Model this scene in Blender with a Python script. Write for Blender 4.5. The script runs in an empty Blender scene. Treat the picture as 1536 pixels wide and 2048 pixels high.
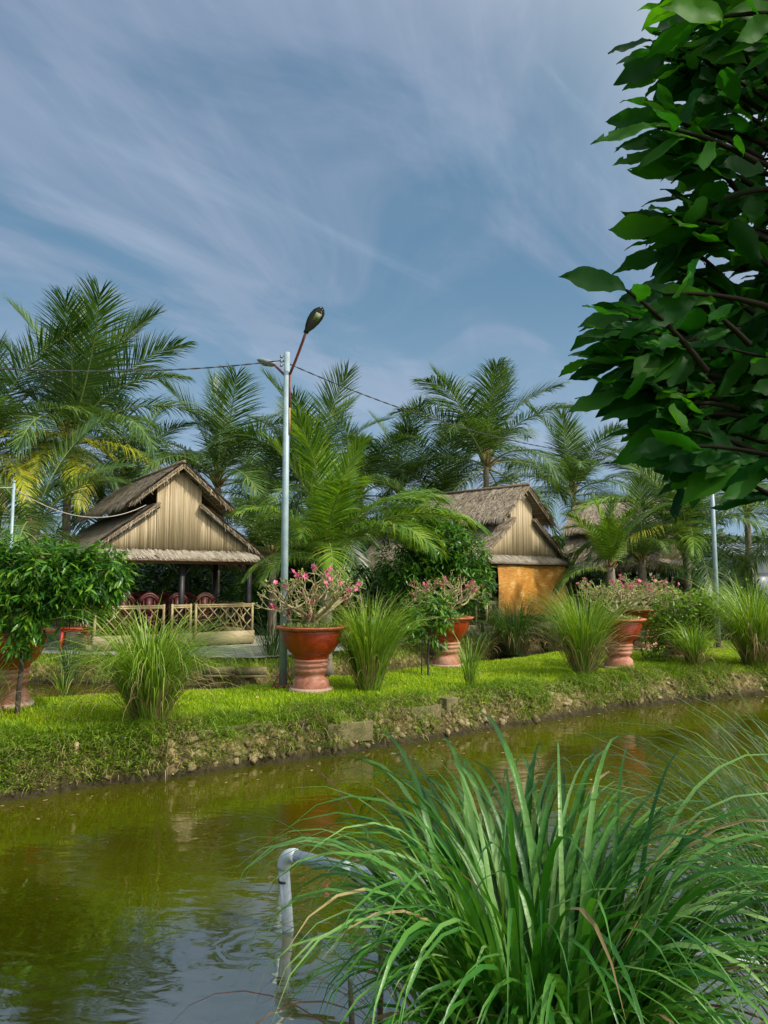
import bpy, math, random
import numpy as np
R = math.radians
random.seed(7); rng = np.random.default_rng(7)
sc = bpy.context.scene
COL = sc.collection
# ------------------------------------------------------------ camera, sky, sun, exposure
PITCH = R(5.25); F = 1480.0; CAMZ = 1.65; WATER = -0.45
cam = bpy.data.cameras.new('camera'); co = bpy.data.objects.new('camera', cam); COL.objects.link(co)
cam.sensor_fit = 'VERTICAL'; cam.sensor_height = 36; cam.lens = 36*F/2048; cam.clip_start = 0.05; cam.clip_end = 3000
co.location = (0, 0, CAMZ); co.rotation_euler = (R(90)+PITCH, 0, 0)
sc.camera = co
SUN_DIR = np.array([0.64, -0.36, 0.70]); SUN_DIR /= np.linalg.norm(SUN_DIR)
sun = bpy.data.lights.new('sun', 'SUN'); sun.energy = 3.0; sun.angle = R(2.0); sun.color = (1.0, 0.94, 0.82)
so = bpy.data.objects.new('sun', sun); COL.objects.link(so)
from mathutils import Vector, Matrix
so.rotation_euler = Vector(SUN_DIR).to_track_quat('Z', 'Y').to_euler()
w = bpy.data.worlds.new('World'); sc.world = w; w.use_nodes = True
def world_nodes():
    nt = w.node_tree; nt.nodes.clear(); N = nt.nodes.new; L = nt.links.new
    out = N('ShaderNodeOutputWorld'); bg = N('ShaderNodeBackground'); bg.inputs['Strength'].default_value = 0.092
    sky = N('ShaderNodeTexSky'); sky.sky_type = 'NISHITA'; sky.sun_disc = False
    sky.sun_elevation = math.asin(SUN_DIR[2]); sky.sun_rotation = math.atan2(SUN_DIR[0], SUN_DIR[1])
    sky.air_density = 1.0; sky.dust_density = 0.6; sky.ozone_density = 1.6
    tc = N('ShaderNodeTexCoord'); sep = N('ShaderNodeSeparateXYZ'); L(tc.outputs['Generated'], sep.inputs[0])
    zz = N('ShaderNodeMath'); zz.operation = 'MAXIMUM'; zz.inputs[1].default_value = 0.0; L(sep.outputs['Z'], zz.inputs[0])
    za = N('ShaderNodeMath'); za.operation = 'ADD'; za.inputs[1].default_value = 0.16; L(zz.outputs[0], za.inputs[0])
    cmb = N('ShaderNodeCombineXYZ')
    for i, k in enumerate('XY'):
        d = N('ShaderNodeMath'); d.operation = 'DIVIDE'; L(sep.outputs[k], d.inputs[0]); L(za.outputs[0], d.inputs[1]); L(d.outputs[0], cmb.inputs[i])
    def noise(scale, detail, rough, loc, rot, sx, sy, dist=0.0):
        m = N('ShaderNodeMapping'); m.inputs['Location'].default_value = loc; m.inputs['Rotation'].default_value = (0, 0, rot); m.inputs['Scale'].default_value = (sx, sy, 1)
        m.inputs['Scale'].default_value = (1, 1, 1); m3 = N('ShaderNodeMapping'); m3.inputs['Scale'].default_value = (sx, sy, 1)
        L(cmb.outputs[0], m.inputs[0]); L(m.outputs[0], m3.inputs[0]); m = m3; n = N('ShaderNodeTexNoise'); n.inputs['Scale'].default_value = scale; n.inputs['Detail'].default_value = detail
        n.inputs['Roughness'].default_value = rough; n.inputs['Distortion'].default_value = dist; L(m.outputs[0], n.inputs['Vector']); return n.outputs['Fac']
    def ramp(src, a, b, va=0., vb=1.):
        r = N('ShaderNodeMapRange'); r.interpolation_type = 'SMOOTHSTEP'; r.inputs[1].default_value = a; r.inputs[2].default_value = b
        r.inputs[3].default_value = va; r.inputs[4].default_value = vb; L(src, r.inputs[0]); return r.outputs[0]
    def mix(fac, a, b):
        m = N('ShaderNodeMix'); m.data_type = 'RGBA'; L(fac, m.inputs['Factor'])
        for s, v in (('A', a), ('B', b)):
            k = [x for x in m.inputs if x.name == s and x.type == 'RGBA'][0]
            if isinstance(v, tuple): k.default_value = v
            else: L(v, k)
        return [x for x in m.outputs if x.type == 'RGBA'][0]
    def mul(a, b):
        m = N('ShaderNodeMath'); m.operation = 'MULTIPLY'; L(a, m.inputs[0])
        if isinstance(b, float): m.inputs[1].default_value = b
        else: L(b, m.inputs[1])
        return m.outputs[0]
    veil = ramp(noise(1.5, 6, .56, (3.1, 1.7, 0), -0.9, 0.65, 1.2, .9), .40, .64)
    streak = ramp(noise(2.0, 6, .58, (1.4, 5.2, 0), -0.85, 0.45, 2.0, .5), .47, .74)
    fine = ramp(noise(7, 5, .6, (4.4, .2, 0), -1.35, 0.16, 1.6, .3), .42, .75)
    patch = ramp(noise(0.9, 2, .5, (7.0, 2.2, 0), 0, 1, 1), .35, .62)
    low = ramp(sep.outputs['Z'], 0.42, 0.10)
    c = mix(ramp(sep.outputs['Z'], 0.75, 0.05, .45, .85), sky.outputs['Color'], (1.02, 2.2, 3.25, 1))
    c = mix(mul(veil, .62), c, (2.6, 3.2, 4.35, 1))
    c = mix(mul(mul(fine, veil), .30), c, (3.3, 3.8, 5.1, 1))
    c = mix(mul(mul(streak, patch), .50), c, (3.8, 4.7, 6.0, 1))
    c = mix(mul(low, .40), c, (3.6, 4.7, 6.1, 1))
    # added glow around the sun, out of view behind the camera, softens shadows
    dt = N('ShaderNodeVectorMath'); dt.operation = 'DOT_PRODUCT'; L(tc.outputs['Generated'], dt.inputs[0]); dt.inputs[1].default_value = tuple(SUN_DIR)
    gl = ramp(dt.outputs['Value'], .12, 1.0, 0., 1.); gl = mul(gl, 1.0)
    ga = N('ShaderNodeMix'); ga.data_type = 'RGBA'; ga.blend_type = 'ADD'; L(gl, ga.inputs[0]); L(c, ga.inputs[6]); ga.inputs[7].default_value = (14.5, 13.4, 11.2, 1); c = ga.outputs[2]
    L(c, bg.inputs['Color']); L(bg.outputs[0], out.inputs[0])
world_nodes()
sc.view_settings.view_transform = 'Standard'; sc.view_settings.look = 'None'; sc.view_settings.exposure = 0.47; sc.view_settings.gamma = 1.0
sc.cycles.max_bounces = 8; sc.cycles.transparent_max_bounces = 8; sc.cycles.caustics_reflective = False; sc.cycles.caustics_refractive = False

# ------------------------------------------------------------ helpers
cP, sP = math.cos(PITCH), math.sin(PITCH)
def ray(px, py):
    u = (px-768)/F; v = (1024-py)/F
    return np.array([u, cP - v*sP, sP + v*cP])
def at(px, py, Y):
    d = ray(px, py); t = Y/d[1]; return np.array([0, 0, CAMZ]) + d*t
def gnd(px, py, z=0.0):
    d = ray(px, py); t = (z-CAMZ)/d[2]; return np.array([0, 0, CAMZ]) + d*t
def vnoise(x, y, seed=0):
    x = np.asarray(x, float); y = np.asarray(y, float)
    xi = np.floor(x).astype(np.int64); yi = np.floor(y).astype(np.int64); xf = x-xi; yf = y-yi
    def h(a, b):
        n = (a*374761393 + b*668265263 + seed*1442695041) & 0x7fffffff
        n = ((n ^ (n >> 13))*1274126177) & 0x7fffffff
        return ((n ^ (n >> 16)) & 0xffff)/65535.0
    u = xf*xf*(3-2*xf); v = yf*yf*(3-2*yf)
    return (h(xi, yi)*(1-u)+h(xi+1, yi)*u)*(1-v) + (h(xi, yi+1)*(1-u)+h(xi+1, yi+1)*u)*v
def fbm(x, y, o=4, seed=0):
    s = 0; a = .5
    for i in range(o):
        s = s + a*(vnoise(x, y, seed+i)-.5); x = x*2.03; y = y*2.03; a *= .5
    return s
def prop(o, label=None, cat=None, group=None, kind=None):
    if label: o['label'] = label
    if cat: o['category'] = cat
    if group: o['group'] = group
    if kind: o['kind'] = kind
    return o
def empty(name, loc=(0, 0, 0), rz=0, label=None, cat=None, group=None):
    o = bpy.data.objects.new(name, None); COL.objects.link(o); o.location = tuple(loc); o.rotation_euler = (0, 0, rz)
    o.empty_display_size = .2
    return prop(o, label, cat, group)
def make_mesh(name, V, FL, mats, MI=None, smooth=False):
    """V (n,3); FL list of (m,k) index arrays; MI list of material indices, one per entry of FL"""
    me = bpy.data.meshes.new(name); V = np.asarray(V, np.float32)
    me.vertices.add(len(V)); me.vertices.foreach_set('co', V.ravel())
    FL = [np.asarray(f, np.int32) for f in FL]
    keep = [i for i, f in enumerate(FL) if len(f)]
    tot = np.concatenate([np.full(len(FL[i]), FL[i].shape[1], np.int32) for i in keep])
    idx = np.concatenate([FL[i].ravel() for i in keep])
    st = np.concatenate([[0], np.cumsum(tot)[:-1]]).astype(np.int32)
    me.loops.add(len(idx)); me.loops.foreach_set('vertex_index', idx)
    me.polygons.add(len(tot)); me.polygons.foreach_set('loop_start', st); me.polygons.foreach_set('loop_total', tot)
    if MI is not None:
        me.polygons.foreach_set('material_index', np.concatenate([np.full(len(FL[i]), MI[i], np.int32) for i in keep]))
    me.update(calc_edges=True)
    if smooth: me.polygons.foreach_set('use_smooth', np.ones(len(tot), bool))
    for m in (mats if isinstance(mats, (list, tuple)) else [mats]): me.materials.append(m)
    return me
def link(name, me, parent=None, loc=None, rz=None):
    o = bpy.data.objects.new(name, me); COL.objects.link(o)
    if parent is not None: o.parent = parent
    if loc is not None: o.location = tuple(loc)
    if rz is not None: o.rotation_euler = (0, 0, rz)
    return o
class MB:
    def __init__(s): s.V = []; s.F = []; s.M = []; s.n = 0
    def add(s, V, FL, m=0):
        V = np.asarray(V, float)
        if not isinstance(FL, list): FL = [FL]
        for f in FL:
            f = np.asarray(f, np.int64)
            if len(f): s.F.append(f+s.n); s.M.append(m)
        s.V.append(V); s.n += len(V); return s
    def box(s, c, d, rz=0, m=0, M=None):
        x, y, z = np.array(d)/2.
        V = np.array([[a*x, b*y, e*z] for e in (-1, 1) for b in (-1, 1) for a in (-1, 1)])
        if M is not None: V = V@np.array(M).T
        if rz: cz, sz = math.cos(rz), math.sin(rz); V = V@np.array([[cz, sz, 0], [-sz, cz, 0], [0, 0, 1]])
        return s.add(V+np.array(c), np.array([[0, 2, 3, 1], [4, 5, 7, 6], [0, 1, 5, 4], [2, 6, 7, 3], [0, 4, 6, 2], [1, 3, 7, 5]]), m)
    def tube(s, P, r, k=8, m=0, cap=True):
        P = np.asarray(P, float); n = len(P); r = np.broadcast_to(np.asarray(r, float), (n,))
        T = np.gradient(P, axis=0); T /= np.linalg.norm(T, axis=1)[:, None]+1e-9
        up = np.array([0, 0, 1.]) if abs(T[0][2]) < .9 else np.array([1., 0, 0])
        A = np.cross(T[0], up); A /= np.linalg.norm(A); V = []
        for i in range(n):
            A = A - T[i]*np.dot(A, T[i]); A /= np.linalg.norm(A)+1e-9; B = np.cross(T[i], A)
            a = np.arange(k)*2*math.pi/k
            V.append(P[i]+r[i]*(np.cos(a)[:, None]*A+np.sin(a)[:, None]*B))
        V = np.concatenate(V); q = []
        for i in range(n-1):
            for j in range(k):
                q.append([i*k+j, i*k+(j+1) % k, (i+1)*k+(j+1) % k, (i+1)*k+j])
        FL = [np.array(q)]
        if cap: FL += [np.arange(k)[::-1][None], (np.arange(k)+(n-1)*k)[None]]
        return s.add(V, FL, m)
    def lathe(s, prof, k=32, m=0, c=(0, 0, 0)):
        prof = np.array(prof, float); n = len(prof); a = np.arange(k)*2*math.pi/k
        V = np.concatenate([np.stack([p[0]*np.cos(a), p[0]*np.sin(a), np.full(k, p[1])], 1) for p in prof])+np.array(c)
        q = [[i*k+j, i*k+(j+1) % k, (i+1)*k+(j+1) % k, (i+1)*k+j] for i in range(n-1) for j in range(k)]
        return s.add(V, np.array(q), m)
    def obj(s, name, mats, parent=None, smooth=False, loc=None, rz=None):
        return link(name, s.mesh(name, mats, smooth), parent, loc, rz)
    def mesh(s, name, mats, smooth=False):
        return make_mesh(name, np.concatenate(s.V), s.F, mats, s.M, smooth)
def bez(a, b, c, n=8):
    t = np.linspace(0, 1, n)[:, None]; a, b, c = map(np.array, (a, b, c)); return a*(1-t)**2+2*b*t*(1-t)+c*t*t
def rotmats(D, U):
    """frames whose x axis is D and whose z axis is close to U (n,3)"""
    D = D/np.linalg.norm(D, axis=1)[:, None]; Y = np.cross(U, D); Y /= np.linalg.norm(Y, axis=1)[:, None]+1e-9
    Z = np.cross(D, Y); return np.stack([D, Y, Z], 2)
def scatter(mb, TV, TF, pos, RM, s, m=0):
    n = len(pos); k = len(TV); s = np.asarray(s, float)
    s = s[:, None, None] if s.ndim == 1 else (s[:, None, :] if s.ndim == 2 else s)
    V = np.einsum('nij,nkj->nki', RM, TV[None]*s)+pos[:, None, :]
    off = (np.arange(n)*k)[:, None, None]
    FL = [(np.asarray(f)[None]+off).reshape(-1, np.asarray(f).shape[1]) for f in TF]
    mb.add(V.reshape(-1, 3), FL, m)
def blades(mb, base, az, L, th0, th1, wid, seg=7, p=1.6, fold=0.0, m=0, tip=.02, twist=0.0, tipdry=0.0):
    """curved grass blades. th measured from vertical, th0 at base -> th1 at tip"""
    n = len(base); t = np.linspace(0, 1, seg+1)
    th = th0[:, None]+(th1-th0)[:, None]*t[None]**p
    tm = (th[:, 1:]+th[:, :-1])/2; ds = (L/seg)[:, None]
    h = np.concatenate([np.zeros((n, 1)), np.cumsum(np.sin(tm)*ds, 1)], 1); z = np.concatenate([np.zeros((n, 1)), np.cumsum(np.cos(tm)*ds, 1)], 1)
    ca, sa = np.cos(az)[:, None], np.sin(az)[:, None]
    C = np.stack([base[:, 0:1]+h*ca, base[:, 1:2]+h*sa, base[:, 2:3]+z], 2)
    sw = twist*(rng.random(n)-.5)[:, None]*t[None]*2
    S = np.stack([-sa*np.cos(sw)+ca*np.cos(th)*np.sin(sw), ca*np.cos(sw)+sa*np.cos(th)*np.sin(sw), -np.sin(th)*np.sin(sw)], 2)
    pr = np.minimum(1, (.45+2.2*t))*(1-t**2.5)+tip*(t > .99); Wd = wid[:, None, None]*pr[None, :, None]*.5
    if fold > 0:
        Nn = np.stack([-np.cos(th)*ca, -np.cos(th)*sa, np.sin(th)], 2)
        V = np.stack([C-S*Wd, C-Nn*Wd*fold, C+S*Wd], 2).reshape(-1, 3); k = 3
    else:
        V = np.stack([C-S*Wd, C+S*Wd], 2).reshape(-1, 3); k = 2
    q = []
    for i in range(seg):
        for j in range(k-1): q.append([i*k+j, i*k+j+1, (i+1)*k+j+1, (i+1)*k+j])
    q = np.array(q); off = (np.arange(n)*(seg+1)*k)[:, None, None]; Fq = q[None]+off
    if tipdry:      # withered ends on some of the blades
        cut = seg*(1-np.where(rng.random(n) < tipdry, rng.uniform(.08, .35, n), -1)); sel = (np.arange(len(q))//(k-1))[None] >= cut[:, None]
        s0 = mb.n; mb.add(V, [Fq[~sel]], m); mb.F.append(Fq[sel]+s0); mb.M.append(1)
    else: mb.add(V, Fq.reshape(-1, 4), m)

# ------------------------------------------------------------ materials
def mat(name, col, rough=.6, col2=None, scale=8, rnd=False, spec=.5, bump=0, bscale=40, trans=0, cols=None, coat=0, metal=0, coord='Object', stretch=None, tcol=None):
    m = bpy.data.materials.new(name); m.use_nodes = True; nt = m.node_tree; N = nt.nodes.new; L = nt.links.new
    b = nt.nodes['Principled BSDF']; b.inputs['Roughness'].default_value = rough; b.inputs['Specular IOR Level'].default_value = spec
    b.inputs['Metallic'].default_value = metal; b.inputs['Coat Weight'].default_value = coat
    cs = cols or ([col, col2] if col2 else [col]); c_out = None
    tc = N('ShaderNodeTexCoord'); vec = tc.outputs[coord]
    if stretch:
        mp = N('ShaderNodeMapping'); mp.inputs['Scale'].default_value = stretch; L(vec, mp.inputs[0]); vec = mp.outputs[0]
    if len(cs) > 1:
        cr = N('ShaderNodeValToRGB'); e = cr.color_ramp.elements
        while len(e) < len(cs): e.new(.5)
        for i, c in enumerate(cs): e[i].position = (i/(len(cs)-1)); e[i].color = (*c, 1)
        if rnd:
            g = N('ShaderNodeNewGeometry'); src = g.outputs['Random Per Island']
            n = N('ShaderNodeTexNoise'); n.inputs['Scale'].default_value = scale; n.inputs['Detail'].default_value = 2; L(vec, n.inputs['Vector'])
            ad = N('ShaderNodeMath'); ad.operation = 'MULTIPLY_ADD'; L(n.outputs['Fac'], ad.inputs[0]); ad.inputs[1].default_value = .7; 
            su = N('ShaderNodeMath'); su.operation = 'MULTIPLY_ADD'; L(src, su.inputs[0]); su.inputs[1].default_value = .85; su.inputs[2].default_value = -.28; L(su.outputs[0], ad.inputs[2])
            L(ad.outputs[0], cr.inputs[0])
        else:
            n = N('ShaderNodeTexNoise'); n.inputs['Scale'].default_value = scale; n.inputs['Detail'].default_value = 6; n.inputs['Roughness'].default_value = .62; L(vec, n.inputs['Vector'])
            mr = N('ShaderNodeMapRange'); mr.inputs[1].default_value = .28; mr.inputs[2].default_value = .72; L(n.outputs['Fac'], mr.inputs[0]); L(mr.outputs[0], cr.inputs[0])
        c_out = cr.outputs[0]; L(c_out, b.inputs['Base Color'])
    else: b.inputs['Base Color'].default_value = (*cs[0], 1)
    if bump:
        n2 = N('ShaderNodeTexNoise'); n2.inputs['Scale'].default_value = bscale; n2.inputs['Detail'].default_value = 5; L(vec, n2.inputs['Vector'])
        bp = N('ShaderNodeBump'); bp.inputs['Strength'].default_value = bump; bp.inputs['Distance'].default_value = .02; L(n2.outputs['Fac'], bp.inputs['Height']); L(bp.outputs[0], b.inputs['Normal'])
    if trans:
        tr = N('ShaderNodeBsdfTranslucent'); mx = N('ShaderNodeMixShader'); mx.inputs[0].default_value = trans
        if c_out is not None:
            hs = N('ShaderNodeMix'); hs.data_type = 'RGBA'; hs.blend_type = 'MULTIPLY'; hs.inputs[0].default_value = 1
            L(c_out, hs.inputs[6]); hs.inputs[7].default_value = (*(tcol or (1.5, 1.5, .5)), 1); L(hs.outputs[2], tr.inputs[0])
        else: tr.inputs[0].default_value = (*cs[0], 1)
        L(b.outputs[0], mx.inputs[1]); L(tr.outputs[0], mx.inputs[2]); L(mx.outputs[0], nt.nodes['Material Output'].inputs[0])
    return m
M = {}
M['palm'] = mat('palm leaflets', None, .38, cols=[(.022, .062, .022), (.045, .105, .03), (.085, .165, .034), (.19, .27, .055)], rnd=True, scale=.5, trans=.25, spec=.5)
M['palm_young'] = mat('young palm leaflets', None, .36, cols=[(.035, .10, .012), (.08, .18, .015), (.16, .28, .02), (.27, .36, .04)], rnd=True, scale=.5, trans=.3)
M['palm_yellow'] = mat('sunlit yellow palm leaflets', None, .4, cols=[(.12, .19, .015), (.26, .32, .02), (.42, .42, .03), (.52, .46, .06)], rnd=True, scale=.5, trans=.3)  # yellow-green fronds, with the sunlit yellow also put into the leaflet colour
M['palm_dry'] = mat('dry palm leaflets', None, .7, cols=[(.10, .075, .035), (.17, .13, .06), (.24, .19, .10)], rnd=True, scale=.5, trans=.15)
M['rachis'] = mat('palm rachis', (.16, .22, .05), .45, (.24, .26, .08), 3)
M['palm_trunk'] = mat('palm trunk', (.13, .105, .075), .9, (.25, .21, .16), 9, bump=.6, bscale=12)
M['fibre'] = mat('palm fibre', (.10, .055, .025), .95, (.27, .17, .07), 14, bump=.8, bscale=30)
M['coconut'] = mat('coconut', (.16, .18, .03), .4, (.30, .22, .04), 5)
M['mango'] = mat('mango leaves', None, .33, cols=[(.014, .065, .012), (.035, .13, .012), (.08, .21, .014), (.17, .30, .02)], rnd=True, scale=3, trans=.25)
M['broad'] = mat('dense tree leaves', None, .4, cols=[(.010, .034, .010), (.020, .06, .012), (.04, .10, .014), (.08, .16, .02)], rnd=True, scale=1.5, trans=.2)
M['citrus'] = mat('citrus leaves', None, .35, cols=[(.03, .09, .01), (.09, .19, .015), (.17, .30, .02), (.25, .38, .03)], rnd=True, scale=4, trans=.3)
M['hedge'] = mat('hedge leaves', None, .4, cols=[(.012, .05, .014), (.025, .085, .018), (.05, .13, .02)], rnd=True, scale=2, trans=.2)
M['bigleaf'] = mat('broad dark leaves', None, .5, cols=[(.004, .030, .008), (.009, .055, .009), (.020, .092, .012), (.055, .16, .016)], rnd=True, scale=2, trans=.42, tcol=(2.1, 2.4, .4), spec=.12)
M['bark'] = mat('grey brown bark', (.03, .024, .016), .9, (.085, .07, .05), 14, bump=.5)
M['adenium_bark'] = mat('pale desert rose bark', (.20, .165, .07), .7, (.38, .33, .18), 10, bump=.3)
M['adenium_leaf'] = mat('desert rose leaves', None, .4, cols=[(.10, .18, .03), (.22, .30, .06), (.33, .38, .10)], rnd=True, trans=.25)
M['pink'] = mat('pink petals', None, .5, cols=[(.45, .04, .13), (.62, .09, .22), (.72, .26, .32)], rnd=True, trans=.25, tcol=(1, 1, 1))
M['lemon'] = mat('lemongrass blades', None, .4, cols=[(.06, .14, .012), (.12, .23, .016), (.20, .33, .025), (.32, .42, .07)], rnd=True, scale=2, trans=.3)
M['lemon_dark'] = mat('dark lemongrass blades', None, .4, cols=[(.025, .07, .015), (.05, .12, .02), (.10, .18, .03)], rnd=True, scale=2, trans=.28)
M['lemon_near'] = mat('deep green grass blades', None, .36, cols=[(.012, .08, .008), (.034, .15, .014), (.085, .24, .030), (.28, .46, .16)], rnd=True, scale=1.2, trans=.28, stretch=(1, 1, 1), bump=.15, bscale=60)
M['fine_near'] = mat('fine green grass blades', None, .4, cols=[(.03, .11, .014), (.06, .16, .02), (.12, .23, .04)], rnd=True, scale=2, trans=.28)
M['dry'] = mat('dry straw blades', None, .8, cols=[(.16, .11, .045), (.28, .21, .09), (.42, .34, .17)], rnd=True, trans=.2, tcol=(1, 1, .8))
M['redblade'] = mat('red brown dying blades', None, .6, cols=[(.11, .04, .025), (.20, .09, .04), (.17, .15, .04)], rnd=True, trans=.2, tcol=(1, 1, .8))
M['lawn'] = mat('lawn blades', None, .5, cols=[(.09, .20, .002), (.20, .34, .002), (.34, .46, .003), (.48, .52, .012)], rnd=True, scale=1.6, trans=.35, spec=.3)
M['weed'] = mat('bank weed leaves', None, .5, cols=[(.025, .06, .006), (.08, .15, .008), (.19, .26, .012), (.34, .36, .03)], rnd=True, scale=1.8, trans=.25)
M['terracotta'] = mat('glazed terracotta', None, .36, cols=[(.11, .018, .008), (.24, .024, .006), (.30, .032, .007), (.38, .065, .02)], scale=6, bump=.10, bscale=25, coat=.15, stretch=(1, 1, .3))
M['rim'] = mat('terracotta rim', None, .5, cols=[(.20, .06, .03), (.40, .10, .035), (.50, .18, .09)], scale=9, bump=.15)
M['pedestal'] = mat('weathered terracotta', None, .65, cols=[(.25, .07, .035), (.40, .16, .10), (.50, .30, .22)], scale=5, bump=.25, bscale=30)
M['pedfoot'] = mat('mossy terracotta foot', None, .8, cols=[(.30, .16, .11), (.42, .30, .22), (.36, .32, .2)], scale=6, bump=.3)
M['soil'] = mat('soil', (.05, .035, .02), .95, (.10, .075, .04), 20, bump=.8)
M['galv'] = mat('galvanised steel', (.20, .28, .31), .42, (.33, .42, .46), 6, metal=.1, bump=.05)
M['redpaint'] = mat('red oxide paint', (.13, .02, .018), .5, (.20, .045, .035), 9)
M['rust'] = mat('rust stained paint', (.32, .16, .04), .7, (.42, .26, .10), 9)
M['lampblack'] = mat('black lamp housing', (.012, .013, .015), .35)
M['lampgrey'] = mat('grey lamp housing', (.22, .25, .28), .4)
M['lens'] = mat('lamp lens', (.30, .33, .22), .15)
M['wire'] = mat('black wire', (.015, .017, .02), .6)
M['cable'] = mat('pale cable', (.34, .31, .28), .6)
M['thatch'] = mat('nipa thatch', None, .9, cols=[(.13, .10, .075), (.24, .19, .135), (.34, .28, .20), (.46, .40, .31)], rnd=True, scale=3)
M['thatch_base'] = mat('thatch underlayer', (.10, .07, .045), .95, (.22, .16, .10), 16, bump=1, bscale=25)
M['bamboo_slat'] = mat('split bamboo', None, .6, cols=[(.24, .17, .09), (.40, .305, .18), (.49, .39, .24), (.58, .48, .32)], rnd=True, scale=22, stretch=(1, 1, .06))
M['bamboo'] = mat('bamboo pole', (.27, .20, .085), .5, (.40, .32, .165), 5)
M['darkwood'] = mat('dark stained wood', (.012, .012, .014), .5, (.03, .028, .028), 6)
M['brownwood'] = mat('brown beam', (.14, .055, .03), .6, (.22, .10, .05), 8)
M['plinth'] = mat('plaster plinth', (.30, .24, .13), .85, (.46, .39, .24), 3, bump=.2)
M['redwood'] = mat('red lacquered wood', (.045, .005, .004), .5, (.085, .009, .007), 6)
M['redplastic'] = mat('red plastic', (.34, .02, .012), .35, (.40, .03, .02), 3)
M['brick'] = mat('weathered concrete', None, .9, cols=[(.05, .055, .015), (.13, .11, .045), (.26, .21, .12)], scale=5, bump=.4, bscale=20)
M['pvc'] = mat('grey pvc', None, .35, cols=[(.24, .28, .30), (.42, .48, .52), (.50, .56, .60)], scale=5, bump=.05)
M['white'] = mat('white wall', (.62, .65, .68), .7, (.72, .74, .76), 3)
M['tin'] = mat('tin roof', (.34, .38, .42), .5, (.48, .52, .56), 4)

def ground_material():
    m = bpy.data.materials.new('ground'); m.use_nodes = True; nt = m.node_tree; N = nt.nodes.new; L = nt.links.new; b = nt.nodes['Principled BSDF']
    b.inputs['Roughness'].default_value = .95; b.inputs['Specular IOR Level'].default_value = .2
    tc = N('ShaderNodeTexCoord'); sep = N('ShaderNodeSeparateXYZ'); L(tc.outputs['Object'], sep.inputs[0])
    def noise(s, d=6, r=.6):
        n = N('ShaderNodeTexNoise'); n.inputs['Scale'].default_value = s; n.inputs['Detail'].default_value = d; n.inputs['Roughness'].default_value = r; L(tc.outputs['Object'], n.inputs['Vector']); return n.outputs['Fac']
    def rampc(src, cs):
        cr = N('ShaderNodeValToRGB'); e = cr.color_ramp.elements
        while len(e) < len(cs): e.new(.5)
        for i, (p, c) in enumerate(cs): e[i].position = p; e[i].color = (*c, 1)
        L(src, cr.inputs[0]); return cr.outputs[0]
    def mix(f, a, b_):
        x = N('ShaderNodeMix'); x.data_type = 'RGBA'; L(f, x.inputs[0]); L(a, x.inputs[6]); L(b_, x.inputs[7]); return x.outputs[2]
    mud = rampc(noise(9), [(.3, (.045, .036, .012)), (.5, (.14, .112, .04)), (.74, (.36, .29, .14))])
    turf = rampc(noise(2.5), [(.3, (.07, .13, .004)), (.55, (.13, .22, .005)), (.75, (.22, .25, .02))])
    ht = N('ShaderNodeMath'); ht.operation = 'MULTIPLY_ADD'; L(noise(3), ht.inputs[0]); ht.inputs[1].default_value = .35; L(sep.outputs['Z'], ht.inputs[2])
    f = N('ShaderNodeMapRange'); f.inputs[1].default_value = .02; f.inputs[2].default_value = .16; L(ht.outputs[0], f.inputs[0])
    c = mix(f.outputs[0], mud, turf)
    wet = N('ShaderNodeMapRange'); wet.inputs[1].default_value = WATER+.04; wet.inputs[2].default_value = WATER+.20; L(sep.outputs['Z'], wet.inputs[0])
    wm = rampc(noise(12), [(.3, (.016, .013, .006)), (.7, (.055, .045, .02))])
    c = mix(wet.outputs[0], wm, c)
    L(c, b.inputs['Base Color'])
    v = N('ShaderNodeTexVoronoi'); v.inputs['Scale'].default_value = 14; L(tc.outputs['Object'], v.inputs['Vector'])
    bp = N('ShaderNodeBump'); bp.inputs['Strength'].default_value = .9; bp.inputs['Distance'].default_value = .03
    ad = N('ShaderNodeMath'); ad.operation = 'ADD'; L(noise(22), ad.inputs[0]); L(v.outputs['Distance'], ad.inputs[1]); L(ad.outputs[0], bp.inputs['Height']); L(bp.outputs[0], b.inputs['Normal'])
    return m
M['ground'] = ground_material()
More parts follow.
